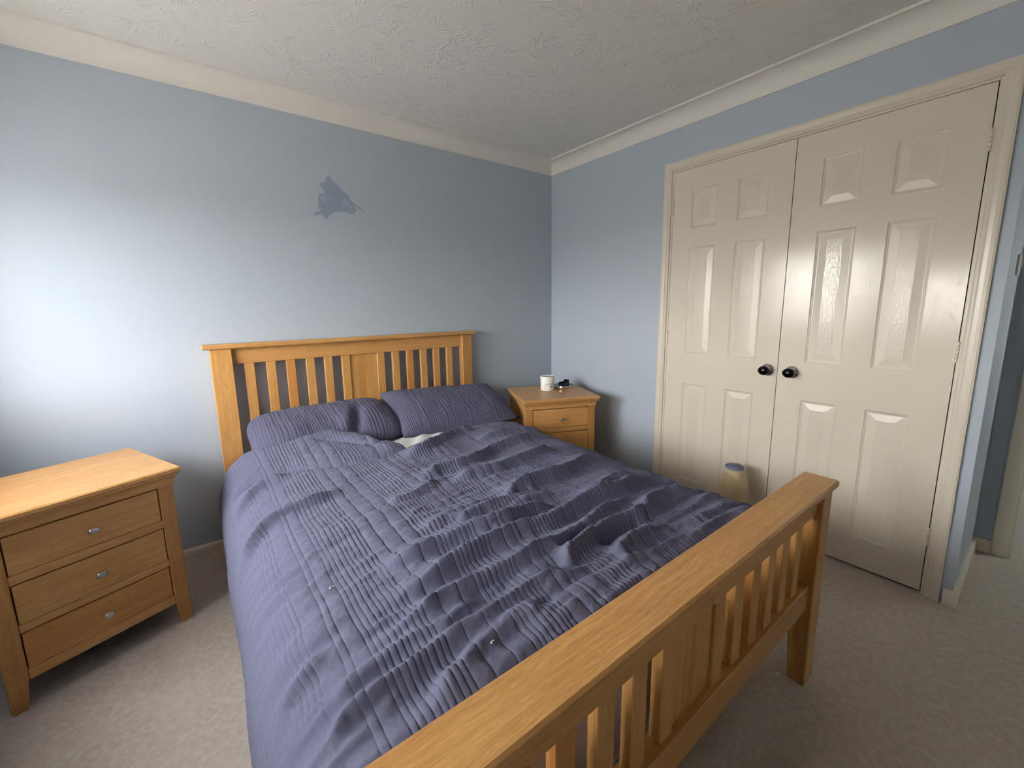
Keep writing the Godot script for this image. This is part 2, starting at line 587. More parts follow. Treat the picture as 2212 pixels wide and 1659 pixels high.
# ==================================================================== room
func build_room() -> void:
	var st := begin()
	box(st, Vector3(LEFT_X - 0.3, -0.15, -0.15), Vector3(1.75, 0.0, FRONT_Z + 0.15), 0.0)
	struct("floor", st.commit(), M.carpet, "grey-beige fitted carpet covering the whole bedroom floor", "carpet")
	struct("ceiling", box_mesh(Vector3(LEFT_X - 0.3, CEIL, -0.15), Vector3(1.75, CEIL + 0.15, FRONT_Z + 0.15), 0.0), M.ceiling, "off-white ceiling with brushed stipple plaster texture", "ceiling")
	# headboard wall
	var wb := struct("wall_back", box_mesh(Vector3(LEFT_X - 0.3, 0, -0.15), Vector3(0.12, CEIL, 0), 0.0), M.wall, "pale blue painted wall behind the headboard", "wall")
	build_patch(wb)
	# window wall, left of the picture: a two-light window near the corner and a lower one beyond it
	var lx := LEFT_X - 0.28
	var holes := [[0.34, 1.28, 0.92, 1.80, 2], [1.56, 2.12, 0.92, 1.54, 1]]
	st = begin()
	var za := -0.15
	for h in holes:
		box(st, Vector3(lx, 0, za), Vector3(LEFT_X, CEIL, h[0]), 0.0)
		box(st, Vector3(lx, 0, h[0]), Vector3(LEFT_X, h[2], h[1]), 0.0)
		box(st, Vector3(lx, h[3], h[0]), Vector3(LEFT_X, CEIL, h[1]), 0.0)
		za = h[1]
	box(st, Vector3(lx, 0, za), Vector3(LEFT_X, CEIL, FRONT_Z + 0.15), 0.0)
	struct("wall_left", st.commit(), M.wall, "pale blue wall with the two windows that light the room", "wall")
	var wx0 := LEFT_X - 0.26
	var wx1 := LEFT_X - 0.20
	var wn := 1
	for h in holes:
		var z0: float = h[0]
		var z1: float = h[1]
		var y0: float = h[2]
		var y1: float = h[3]
		st = begin()
		box(st, Vector3(wx0, y0, z0), Vector3(wx1, y0 + 0.05, z1), 0.004)
		box(st, Vector3(wx0, y1 - 0.05, z0), Vector3(wx1, y1, z1), 0.004)
		box(st, Vector3(wx0, y0 + 0.05, z0), Vector3(wx1, y1 - 0.05, z0 + 0.05), 0.004)
		box(st, Vector3(wx0, y0 + 0.05, z1 - 0.05), Vector3(wx1, y1 - 0.05, z1), 0.004)
		var win := struct("window_%d" % wn, st.commit(), M.upvc, ["white framed two-light window near the headboard wall", "low white framed window in the left wall beside the viewer"][wn - 1], "window")
		var part: float = (z1 - z0) / h[4]
		for k in range(1, h[4]):
			obj("mullion", box_mesh(Vector3(wx0, y0 + 0.05, z0 + part * k - 0.03), Vector3(wx1, y1 - 0.05, z0 + part * k + 0.03), 0.004), M.upvc, win)
		for k in h[4]:
			obj("pane", box_mesh(Vector3(wx0 + 0.026, y0 + 0.04, z0 + part * k + 0.02), Vector3(wx0 + 0.032, y1 - 0.04, z0 + part * (k + 1) - 0.02), 0.0), M.pane, win)
		obj("window_sill", box_mesh(Vector3(wx1, y0 - 0.002, z0 + 0.001), Vector3(LEFT_X + 0.03, y0 + 0.02, z1 - 0.001), 0.004), M.gloss, win)
		wn += 1
	# cupboard wall: opening for the double doors
	st = begin()
	var dz0 := 1.048
	var dz1 := 2.318
	var dt := 2.005
	box(st, Vector3(0, 0, 0), Vector3(0.12, CEIL, dz0), 0.0)
	box(st, Vector3(0, 0, dz1), Vector3(0.12, CEIL, END_Z), 0.0)
	box(st, Vector3(0, dt, dz0), Vector3(0.12, CEIL, dz1), 0.0)
	struct("wall_right", st.commit(), M.wall, "pale blue wall around the built-in cupboard doors", "wall")
	# short return beside the cupboard, then the wall with the bedroom doorway
	struct("wall_return", box_mesh(Vector3(0.12, 0, END_Z - 0.12), Vector3(ENTRY_X + 0.12, CEIL, END_Z), 0.0), M.wall, "short blue return wall at the end of the cupboard", "wall")
	st = begin()
	box(st, Vector3(ENTRY_X, 0, END_Z), Vector3(ENTRY_X + 0.12, CEIL, 2.51), 0.0)
	box(st, Vector3(ENTRY_X, 0, 3.30), Vector3(ENTRY_X + 0.12, CEIL, FRONT_Z), 0.0)
	box(st, Vector3(ENTRY_X, 2.0, 2.51), Vector3(ENTRY_X + 0.12, CEIL, 3.30), 0.0)
	struct("wall_entry", st.commit(), M.wall, "blue wall holding the open bedroom doorway", "wall")
	st = begin()
	box(st, Vector3(LEFT_X, 0, FRONT_Z), Vector3(1.25, CEIL, FRONT_Z + 0.15), 0.0)
	box(st, Vector3(1.52, 0, FRONT_Z), Vector3(1.75, CEIL, FRONT_Z + 0.15), 0.0)
	box(st, Vector3(1.25, 0, FRONT_Z), Vector3(1.52, 1.0, FRONT_Z + 0.15), 0.0)
	box(st, Vector3(1.25, 1.9, FRONT_Z), Vector3(1.52, CEIL, FRONT_Z + 0.15), 0.0)
	struct("wall_front", st.commit(), M.wall_pale, "off-white wall behind the viewer, running on to the landing window", "wall")
	st = begin()
	box(st, Vector3(1.25, 1.0, FRONT_Z + 0.05), Vector3(1.28, 1.9, FRONT_Z + 0.1), 0.004)
	box(st, Vector3(1.49, 1.0, FRONT_Z + 0.05), Vector3(1.52, 1.9, FRONT_Z + 0.1), 0.004)
	box(st, Vector3(1.28, 1.0, FRONT_Z + 0.05), Vector3(1.49, 1.03, FRONT_Z + 0.1), 0.004)
	box(st, Vector3(1.28, 1.87, FRONT_Z + 0.05), Vector3(1.49, 1.9, FRONT_Z + 0.1), 0.004)
	var win2 := struct("window_3", st.commit(), M.upvc, "narrow white framed landing window out of view round the corner", "window")
	obj("pane", box_mesh(Vector3(1.275, 1.025, FRONT_Z + 0.072), Vector3(1.495, 1.875, FRONT_Z + 0.078), 0.0), M.pane, win2)
	struct("wall_landing", box_mesh(Vector3(1.6, 0, END_Z - 0.12), Vector3(1.75, CEIL, FRONT_Z), 0.0), M.landing, "grey-green landing wall seen through the doorway", "wall")
	struct("wall_landing_end", box_mesh(Vector3(ENTRY_X + 0.12, 0, END_Z - 0.12), Vector3(1.6, CEIL, END_Z), 0.0), M.landing, "end wall of the landing beyond the doorway", "wall")
	# coving: small lip on the wall, hollow curve, small lip on the ceiling
	var prof := PackedVector2Array([Vector2(0.0, -0.090), Vector2(0.006, -0.090), Vector2(0.006, -0.083)])
	for i in 13:
		var a := PI * 0.5 * i / 12.0
		prof.append(Vector2(0.078 - 0.072 * cos(a), -0.083 + 0.072 * sin(a)))
	prof.append(Vector2(0.084, -0.011))
	prof.append(Vector2(0.084, 0.0))
	var runs := [["trim_1", Vector3(LEFT_X, CEIL, 0), Vector3(0, CEIL, 0), Vector3(0, 0, 1), 1.0, 1.0, "curved cream coving along the top of the headboard wall"],
		["trim_2", Vector3(0, CEIL, 0), Vector3(0, CEIL, END_Z), Vector3(-1, 0, 0), 1.0, -1.0, "curved cream coving above the cupboard doors"],
		["trim_3", Vector3(0, CEIL, END_Z), Vector3(ENTRY_X, CEIL, END_Z), Vector3(0, 0, 1), -1.0, 1.0, "curved cream coving above the short return wall"],
		["trim_4", Vector3(ENTRY_X, CEIL, END_Z), Vector3(ENTRY_X, CEIL, FRONT_Z), Vector3(-1, 0, 0), 1.0, 1.0, "curved cream coving above the bedroom doorway"],
		["trim_5", Vector3(LEFT_X, CEIL, FRONT_Z), Vector3(LEFT_X, CEIL, 0), Vector3(1, 0, 0), 1.0, 1.0, "curved cream coving above the window wall"]]
	for r in runs:
		st = begin()
		swept(st, prof, r[1], r[2], r[3], true, r[4], r[5])
		struct(r[0], st.commit(), M.coving, r[6], "coving")
	# skirting boards with a rounded top edge
	var sk := func(h: float) -> PackedVector2Array:
		return PackedVector2Array([Vector2(0.015, 0), Vector2(0.015, h - 0.012), Vector2(0.0135, h - 0.005), Vector2(0.009, h), Vector2(0.0, h)])
	var boards := [["baseboard_back", Vector3(LEFT_X, 0, 0), Vector3(0, 0, 0), Vector3(0, 0, 1), 0.05, 0.0, 0.0, "cream skirting board under the headboard wall"],
		["baseboard_right", Vector3(0, 0, 0), Vector3(0, 0, 0.998), Vector3(-1, 0, 0), 0.062, 0.0, 0.0, "cream skirting board between corner and cupboard"],
		["baseboard_end", Vector3(0, 0, 2.372), Vector3(0, 0, END_Z), Vector3(-1, 0, 0), 0.062, 0.0, -1.0, "stub of cream skirting at the cupboard wall end"],
		["baseboard_return", Vector3(0, 0, END_Z), Vector3(ENTRY_X, 0, END_Z), Vector3(0, 0, 1), 0.062, -1.0, 1.0, "cream skirting board along the short return wall"],
		["baseboard_entry", Vector3(ENTRY_X, 0, END_Z), Vector3(ENTRY_X, 0, 2.458), Vector3(-1, 0, 0), 0.062, 1.0, 0.0, "short cream skirting beside the bedroom doorway"],
		["baseboard_left", Vector3(LEFT_X, 0, FRONT_Z), Vector3(LEFT_X, 0, 0), Vector3(1, 0, 0), 0.05, 0.0, 0.0, "cream skirting board below the window"],
		["baseboard_landing", Vector3(1.6, 0, END_Z), Vector3(1.6, 0, FRONT_Z), Vector3(-1, 0, 0), 0.075, 0.0, 0.0, "cream skirting board on the landing wall"]]
	for b in boards:
		st = begin()
		swept(st, sk.call(b[4]), b[1], b[2], b[3], true, b[5], b[6])
		struct(b[0], st.commit(), M.gloss, b[7], "skirting")
	# doorway trim: architrave and lining
	st = begin()
	box(st, Vector3(ENTRY_X - 0.016, 0, 2.458), Vector3(ENTRY_X, 2.05, 2.513), 0.004)
	box(st, Vector3(ENTRY_X - 0.016, 2.0, 2.513), Vector3(ENTRY_X, 2.05, 3.30), 0.004)
	box(st, Vector3(ENTRY_X - 0.016, 0, 3.29), Vector3(ENTRY_X, 2.05, 3.345), 0.004)
	var dj := struct("trim_6", st.commit(), M.gloss, "cream door frame at the right edge of the room", "door frame")
	st = begin()
	box(st, Vector3(ENTRY_X, 0, 2.51), Vector3(ENTRY_X + 0.12, 2.0, 2.525), 0.002)
	box(st, Vector3(ENTRY_X, 0, 3.285), Vector3(ENTRY_X + 0.12, 2.0, 3.30), 0.002)
	box(st, Vector3(ENTRY_X, 1.985, 2.525), Vector3(ENTRY_X + 0.12, 2.0, 3.285), 0.002)
	obj("lining", st.commit(), M.gloss, dj)
	# switch plate on the return wall
	var sw := thing("light_switch", Vector3(0.40, 1.373, END_Z), 0.0, "small white wall switch on the return wall beside the cupboard", "switch")
	obj("plate", box_mesh(Vector3(-0.042, -0.042, 0.0), Vector3(0.042, 0.042, 0.009), 0.003), M.white_plastic, sw)
	obj("rocker", box_mesh(Vector3(-0.007, -0.012, 0.008), Vector3(0.007, 0.012, 0.013), 0.002), M.white_plastic, sw)

func build_patch(wall: Node) -> void:
	# leftover brush-out of darker blue paint
	var o := PackedVector2Array([Vector2(-1.664, 1.959), Vector2(-1.643, 1.934), Vector2(-1.603, 1.901), Vector2(-1.586, 1.883), Vector2(-1.561, 1.866), Vector2(-1.553, 1.843), Vector2(-1.536, 1.828), Vector2(-1.507, 1.812), Vector2(-1.473, 1.784), Vector2(-1.513, 1.803), Vector2(-1.537, 1.816),
		Vector2(-1.524, 1.794), Vector2(-1.527, 1.785), Vector2(-1.55, 1.768), Vector2(-1.586, 1.775), Vector2(-1.645, 1.77), Vector2(-1.681, 1.743), Vector2(-1.694, 1.723), Vector2(-1.707, 1.737), Vector2(-1.718, 1.75), Vector2(-1.746, 1.737), Vector2(-1.761, 1.744), Vector2(-1.744, 1.763), Vector2(-1.719, 1.767),
		Vector2(-1.733, 1.785), Vector2(-1.727, 1.826), Vector2(-1.726, 1.845), Vector2(-1.717, 1.861), Vector2(-1.695, 1.853), Vector2(-1.693, 1.876), Vector2(-1.711, 1.893), Vector2(-1.719, 1.905), Vector2(-1.711, 1.914), Vector2(-1.69, 1.917), Vector2(-1.678, 1.946)])
	# roughen the brush edge
	var rough := PackedVector2Array()
	var r := RandomNumberGenerator.new()
	r.seed = 5
	for i in o.size():
		var a := o[i]
		var b := o[(i + 1) % o.size()]
		rough.append(a)
		var n := int(a.distance_to(b) / 0.009)
		for k in range(1, n):
			rough.append(a.lerp(b, float(k) / n) + Vector2(r.randf_range(-0.002, 0.002), r.randf_range(-0.002, 0.002)))
	var st := begin()
	prism(st, rough, Vector3(0, 0, -0.001), Vector3.RIGHT, Vector3.UP, Vector3(0, 0, 0.0016))
	var p := obj("paint_patch", st.commit(), M.patch, wall)
	p.set_meta("label", "jagged patch of darker blue paint")
	for blob in [PackedVector2Array([Vector2(-1.674, 1.842), Vector2(-1.664, 1.857), Vector2(-1.657, 1.845), Vector2(-1.651, 1.837), Vector2(-1.666, 1.834)]),
			PackedVector2Array([Vector2(-1.605, 1.834), Vector2(-1.588, 1.846), Vector2(-1.577, 1.845), Vector2(-1.558, 1.822), Vector2(-1.545, 1.801), Vector2(-1.571, 1.807), Vector2(-1.592, 1.812)]),
			PackedVector2Array([Vector2(-1.722, 1.838), Vector2(-1.694, 1.843), Vector2(-1.676, 1.835), Vector2(-1.684, 1.823), Vector2(-1.698, 1.813), Vector2(-1.708, 1.826)])]:
		st = begin()
		prism(st, blob, Vector3(0, 0, 0.0), Vector3.RIGHT, Vector3.UP, Vector3(0, 0, 0.0011))
		obj("thin_paint", st.commit(), M.patch_thin, p)

# ==================================================================== cupboard doors
func build_cupboard() -> void:
	# lining, stop and architrave
	var st := begin()
	box(st, Vector3(0.0, 0, 1.048), Vector3(0.11, 2.005, 1.0595), 0.0015)
	box(st, Vector3(0.0, 0, 2.3065), Vector3(0.11, 2.005, 2.318), 0.0015)
	box(st, Vector3(0.0, 1.9935, 1.0595), Vector3(0.11, 2.005, 2.3065), 0.0015)
	var fr := struct("trim_7", st.commit(), M.gloss, "cream gloss frame around the double cupboard doors", "door frame")
	var prof := PackedVector2Array([Vector2(0.0, 0.0), Vector2(0.008, 0.001), Vector2(0.011, 0.006), Vector2(0.011, 0.012), Vector2(0.015, 0.018), Vector2(0.017, 0.030), Vector2(0.017, 0.040), Vector2(0.014, 0.047), Vector2(0.0, 0.047)])
	# three mitred lengths; profile is (proud of wall, away from the opening)
	var path := [Vector3(0, 0, 1.050), Vector3(0, 2.003, 1.050), Vector3(0, 2.003, 2.316), Vector3(0, 0, 2.316)]
	var outs := [Vector3(0, 0, -1), Vector3(0, 1, -1), Vector3(0, 1, 1), Vector3(0, 0, 1)]
	for s in 3:
		st = begin()
		for i in prof.size() - 1:
			var q := []
			for e in [0, 1]:
				for pp in [prof[i], prof[i + 1]]:
					q.append(path[s + e] + outs[s + e] * pp.y + Vector3(-pp.x, 0, 0))
			var side: Vector3 = [Vector3(0, 0, -1), Vector3(0, 1, 0), Vector3(0, 0, 1)][s]
			var d := prof[i + 1] - prof[i]
			var hint := Vector3(-d.y, 0, 0) - side * d.x
			quad(st, q[0], q[1], q[3], q[2], hint)
		obj("architrave", st.commit(), M.gloss, fr)
	obj("cupboard_back", box_mesh(Vector3(0.05, 0.0, 1.0595), Vector3(0.11, 1.9935, 2.3065), 0.0), M.gap, fr)
	# doors
	for k in 2:
		var z0: float = [1.062, 1.6905][k]
		var z1: float = [1.6872, 2.3035][k]
		var cols: Array = [[[1.177, 1.326], [1.433, 1.581]], [[1.802, 1.947], [2.051, 2.195]]][k]
		door(k + 1, z0, z1, cols, k)

func door(n: int, z0: float, z1: float, cols: Array, k: int) -> void:
	var rows := [[0.150, 0.757], [0.943, 1.556], [1.663, 1.874]]
	var y0 := 0.012
	var y1 := 1.991
	var st := begin()
	# front face as strips round the six recesses
	var zs := [z0, cols[0][0], cols[0][1], cols[1][0], cols[1][1], z1]
	var ys := [y0, rows[0][0], rows[0][1], rows[1][0], rows[1][1], rows[2][0], rows[2][1], y1]
	for i in zs.size() - 1:
		for j in ys.size() - 1:
			if i % 2 == 1 and j % 2 == 1:
				continue
			quad(st, Vector3(0, ys[j], zs[i]), Vector3(0, ys[j], zs[i + 1]), Vector3(0, ys[j + 1], zs[i + 1]), Vector3(0, ys[j + 1], zs[i]), Vector3(-1, 0, 0))
	var T := 0.036
	quad(st, Vector3(T, y0, z0), Vector3(T, y0, z1), Vector3(T, y1, z1), Vector3(T, y1, z0), Vector3(1, 0, 0))
	for z in [[z0, -1.0], [z1, 1.0]]:
		quad(st, Vector3(0, y0, z[0]), Vector3(T, y0, z[0]), Vector3(T, y1, z[0]), Vector3(0, y1, z[0]), Vector3(0, 0, z[1]))
	for y in [[y0, -1.0], [y1, 1.0]]:
		quad(st, Vector3(0, y[0], z0), Vector3(T, y[0], z0), Vector3(T, y[0], z1), Vector3(0, y[0], z1), Vector3(0, y[1], 0))
	var d := struct("door_%d" % n, st.commit(), M.door, ["cream six-panel cupboard door, hinged left, nearer the room corner", "cream six-panel cupboard door hinged on the right, nearer the doorway"][k], "door")
	for c in cols:
		for r in rows:
			raised_panel(d, c[0], c[1], r[0], r[1])
	# hinges: five painted knuckles and a leaf edge each
	var hz: float = 1.0605 if k == 0 else 2.305
	for hy in [0.219, 0.993, 1.758]:
		st = begin()
		for q in 5:
			var a: float = hy + q * 0.0164
			lathe(st, PackedVector2Array([Vector2(0, a), Vector2(0.0042, a), Vector2(0.005, a + 0.001), Vector2(0.005, a + 0.0142), Vector2(0.0042, a + 0.0152), Vector2(0, a + 0.0152)]), 10, Transform3D(Basis(), Vector3(-0.003, 0, hz)))
		box(st, Vector3(-0.0012, hy, hz - 0.011), Vector3(0.001, hy + 0.081, hz + 0.011), 0.0005)
		obj("hinge", st.commit(), M.gloss, d)
	# oval knob on a round rose
	var kz: float = 1.643 if k == 0 else 1.755
	var xf := Transform3D(Basis(Vector3.BACK, PI * 0.5), Vector3(0, 0.891, kz))
	st = begin()
	lathe(st, PackedVector2Array([Vector2(0.0, 0), Vector2(0.029, 0.0), Vector2(0.031, 0.002), Vector2(0.030, 0.005), Vector2(0.024, 0.008), Vector2(0.014, 0.010), Vector2(0.010, 0.016), Vector2(0.010, 0.032), Vector2(0, 0.034)]), 36, xf)
	var rose := obj("rose", st.commit(), M.black_metal if k == 9 else M.chrome, d)
	rose.set_meta("label", "chrome rose of the knob")
	st = begin()
	lathe(st, ball_profile(0.0255, 0.049, 0.0175), 36, Transform3D(xf.basis, xf.origin), 0.92, 1.04)
	var kn := obj("knob", st.commit(), M.black_metal, d)
	kn.set_meta("label", "dark polished oval knob")
	for q in 3:
		var a := TAU * q / 3.0 + (PI if k == 0 else PI * 0.5)
		st = begin()
		lathe(st, PackedVector2Array([Vector2(0.0028, 0.006), Vector2(0.0028, 0.0085), Vector2(0.0015, 0.0095), Vector2(0, 0.0095)]), 8, Transform3D(xf.basis, xf.origin + Vector3(0, sin(a) * 0.0225, cos(a) * 0.0225)))
		obj("screw", st.commit(), M.black_metal, rose)

func ball_profile(r: float, mid: float, half: float) -> PackedVector2Array:
	var p := PackedVector2Array()
	for i in 15:
		var a := -PI * 0.5 + PI * i / 14.0
		p.append(Vector2(r * cos(a), mid + half * sin(a)))
	return p

func raised_panel(d: Node, z0: float, z1: float, y0: float, y1: float) -> void:
	var st := begin()
	var rings := [[0.0, 0.0], [0.003, 0.0035], [0.007, 0.0045], [0.0095, 0.0065], [0.0135, 0.0066], [0.040, 0.0029], [0.0425, 0.0025]]
	for i in rings.size() - 1:
		var a: Array = rings[i]
		var b: Array = rings[i + 1]
		var A := [Vector3(a[1], y0 + a[0], z0 + a[0]), Vector3(a[1], y0 + a[0], z1 - a[0]), Vector3(a[1], y1 - a[0], z1 - a[0]), Vector3(a[1], y1 - a[0], z0 + a[0])]
		var B := [Vector3(b[1], y0 + b[0], z0 + b[0]), Vector3(b[1], y0 + b[0], z1 - b[0]), Vector3(b[1], y1 - b[0], z1 - b[0]), Vector3(b[1], y1 - b[0], z0 + b[0])]
		for s in 4:
			quad(st, A[s], A[(s + 1) % 4], B[(s + 1) % 4], B[s], Vector3(-1, 0, 0))
	var p := obj("raised_panel", st.commit(), M.gloss, d)
	st = begin()
	var x := 0.0025
	var e := 0.0425
	var v := [Vector3(x, y0 + e, z0 + e), Vector3(x, y0 + e, z1 - e), Vector3(x, y1 - e, z1 - e), Vector3(x, y1 - e, z0 + e)]
	var h := (y1 - y0 - 2 * e) / 0.53
	var uv := [Vector2(0, h), Vector2(1, h), Vector2(1, 0), Vector2(0, 0)]
	tri(st, v[0], v[1], v[2], Vector3(-1, 0, 0), uv[0], uv[1], uv[2])
	tri(st, v[0], v[2], v[3], Vector3(-1, 0, 0), uv[0], uv[2], uv[3])
	st.generate_tangents()
	obj("field", st.commit(), M.door_field, p)

# ==================================================================== bedside cabinets
func build_cabinet() -> Node3D:
	var c := thing("bedside_cabinet", Vector3(-2.7732, 0, 0.4263), 0.4029, "oak three-drawer bedside cabinet left of the bed, top bare", "bedside cabinet", "oak bedside cabinets")
	var st: SurfaceTool
	obj("top", box_mesh(Vector3(-0.265, 0.622, -0.234), Vector3(0.265, 0.6442, 0.234), 0.005, 0), M.oak_polished, c)
	# hollow moulding under the top
	st = begin()
	var pr := [[0.0, 0.578], [0.004, 0.580], [0.004, 0.590], [0.0055, 0.598], [0.009, 0.606], [0.0145, 0.613], [0.0185, 0.616], [0.0185, 0.6225]]
	for i in pr.size() - 1:
		var a: Array = pr[i]
		var b: Array = pr[i + 1]
		var hx := 0.240
		var hz := 0.209
		for s in 4:
			var q := []
			for e in [a, b]:
				var X: float = hx + e[0]
				var Z: float = hz + e[0]
				var cs := [Vector3(-X, e[1], Z), Vector3(X, e[1], Z), Vector3(X, e[1], -Z), Vector3(-X, e[1], -Z)]
				q.append(cs[s])
				q.append(cs[(s + 1) % 4])
			var hint: Vector3 = [Vector3(0, -0.1, 1), Vector3(1, -0.1, 0), Vector3(0, -0.1, -1), Vector3(-1, -0.1, 0)][s]
			quad(st, q[0], q[1], q[3], q[2], hint, 0 if s % 2 == 0 else 2, Vector2(0.3, 0.7))
	obj("cornice", st.commit(), M.oak, c)
	# legs run up as the corner posts, tapered below the carcass
	for sx in [-1.0, 1.0]:
		for sz in [-1.0, 1.0]:
			st = begin()
			var xo: float = 0.240 * sx
			var xi: float = 0.193 * sx
			var zo: float = 0.209 * sz
			var zi: float = 0.166 * sz
			var lo := Vector3(minf(xo, xi), 0.10, minf(zo, zi))
			var hi := Vector3(maxf(xo, xi), 0.60, maxf(zo, zi))
			box(st, lo, hi, 0.0025, 1)
			var bi: float = 0.207 * sx
			var bz: float = 0.177 * sz
			hexa(st, Vector3(minf(xo, bi) + 0.0001, 0.0, minf(zo, bz) + 0.0001), Vector3(maxf(xo, bi) - 0.0001, 0.0, maxf(zo, bz) - 0.0001), Vector3(lo.x + 0.0001, 0.107, lo.z + 0.0001), Vector3(hi.x - 0.0001, 0.107, hi.z - 0.0001), 0.0025, 1)
			obj("leg", st.commit(), M.oak_dark, c)
		obj("side_panel", box_mesh(Vector3(0.222 if sx > 0 else -0.234, 0.10, -0.166), Vector3(0.234 if sx > 0 else -0.222, 0.60, 0.166), 0.001, 1), M.oak, c)
	obj("back_panel", box_mesh(Vector3(-0.193, 0.10, -0.205), Vector3(0.193, 0.60, -0.195), 0.001, 1), M.oak_dark, c)
	obj("inner_case", box_mesh(Vector3(-0.222, 0.105, -0.195), Vector3(0.222, 0.595, 0.183), 0.0), M.gap, c)
	for r in [[0.575, 0.60], [0.415, 0.445], [0.255, 0.281], [0.093, 0.129]]:
		obj("rail", box_mesh(Vector3(-0.193, r[0], 0.180), Vector3(0.193, r[1], 0.208), 0.001, 0), M.oak, c)
	var tones := [M.oak, M.oak_pale, M.oak_red]
	var k := 0
	for r in [[0.4465, 0.5703], [0.2825, 0.4103], [0.1305, 0.2503]]:
		var dr := obj("drawer", box_mesh(Vector3(-0.1895, r[0], 0.186), Vector3(0.1895, r[1], 0.2075), 0.0015, 0), tones[k], c)
		st = begin()
		var yk: float = (r[0] + r[1]) * 0.5 - 0.004
		var xf := Transform3D(Basis(Vector3.RIGHT, PI * 0.5), Vector3(0.003, yk, 0.2075))
		lathe(st, PackedVector2Array([Vector2(0, 0), Vector2(0.007, 0), Vector2(0.006, 0.003), Vector2(0.0055, 0.012), Vector2(0.010, 0.0155), Vector2(0.0165, 0.018), Vector2(0.0185, 0.021), Vector2(0.0175, 0.0245), Vector2(0.013, 0.0275), Vector2(0.006, 0.029), Vector2(0, 0.0293)]), 28, Transform3D(xf.basis * 0.82, xf.origin), 1.0, 0.74)
		var kn := obj("knob", st.commit(), M.steel, dr)
		kn.set_meta("label", "brushed steel oval knob")
		k += 1
	# its twin in the corner, right of the bed
	var n = c.duplicate()
	n.name = numbered("bedside_cabinet")
	add_child(n)
	n.position = Vector3(-0.4161, 0, 0.4397)
	n.rotation.y = -0.406
	n.set_meta("label", "oak bedside cabinet in the room corner carrying a white tub")
	return c

# ==================================================================== bed
const SLATS := [-2.1365, -2.04, -1.947, -1.85, -1.7565, -1.361, -1.2675, -1.1725, -1.0805, -0.983]

func bed_end(bed: Node, called: String, y_cap: float, z_cap: Array, z_post: Array, z_rail: Array, z_slat: Array, rail: Array, low: Array, foot: bool) -> void:
	var e := Node3D.new()
	e.name = called
	bed.add_child(e)
	obj("cap_rail", box_mesh(Vector3(-2.324, y_cap - 0.0235, z_cap[0]), Vector3(-0.789, y_cap, z_cap[1]), 0.005, 0), M.oak, e)
	for s in [0, 1]:
		var x0: float = -2.296 if s == 0 else -0.8945
		var x1: float = -2.206 if s == 0 else -0.8185
		if foot and s == 0:
			x1 = -2.22
		var st := begin()
		box(st, Vector3(x0, low[0] - 0.02, z_post[0]), Vector3(x1, y_cap - 0.0235, z_post[1]), 0.003, 1)
		var zb: float = z_post[0] + (0.016 if foot else 0.0)
		hexa(st, Vector3(x0 + 0.0001, 0, zb), Vector3(x1 - 0.0001, 0, z_post[1] - 0.0001), Vector3(x0 + 0.0001, low[0] + 0.01, z_post[0] + 0.0001), Vector3(x1 - 0.0001, low[0] + 0.01, z_post[1] - 0.0001), 0.003, 1)
		obj("post", st.commit(), M.oak if s == 0 else M.oak_dark, e)
	obj("top_rail", box_mesh(Vector3(-2.207, rail[0], z_rail[0]), Vector3(-0.894, rail[1], z_rail[1]), 0.002, 0), M.oak, e)
	obj("bottom_rail", box_mesh(Vector3(-2.22, low[0], z_rail[0]), Vector3(-0.894, low[1], z_rail[1]), 0.002, 0), M.oak_dark, e)
	var tones := [M.oak, M.oak_pale, M.oak_red, M.oak]
	var k := 0
	for x in SLATS:
		obj("slat", box_mesh(Vector3(x - 0.0222, low[1] - 0.004, z_slat[0]), Vector3(x + 0.0222, rail[0] + 0.004, z_slat[1]), 0.0025, 1), tones[k % 4], e)
		k += 1
	for x in [-1.661, -1.456]:
		obj("stile", box_mesh(Vector3(x - 0.0232, low[1] - 0.004, z_slat[0]), Vector3(x + 0.0232, rail[0] + 0.004, z_slat[1]), 0.0025, 1), M.oak_pale, e)
	# centre panel glued up from boards
	var zp0: float = z_slat[0] + 0.003
	var zp1: float = z_slat[1] - 0.008
	var bx := [-1.639, -1.590, -1.548, -1.512, -1.4785]
	for i in 4:
		obj("panel_board", box_mesh(Vector3(bx[i], low[1] - 0.004, zp0), Vector3(bx[i + 1], rail[0] + 0.004, zp1), 0.0004, 1), tones[(i + 1) % 4], e)

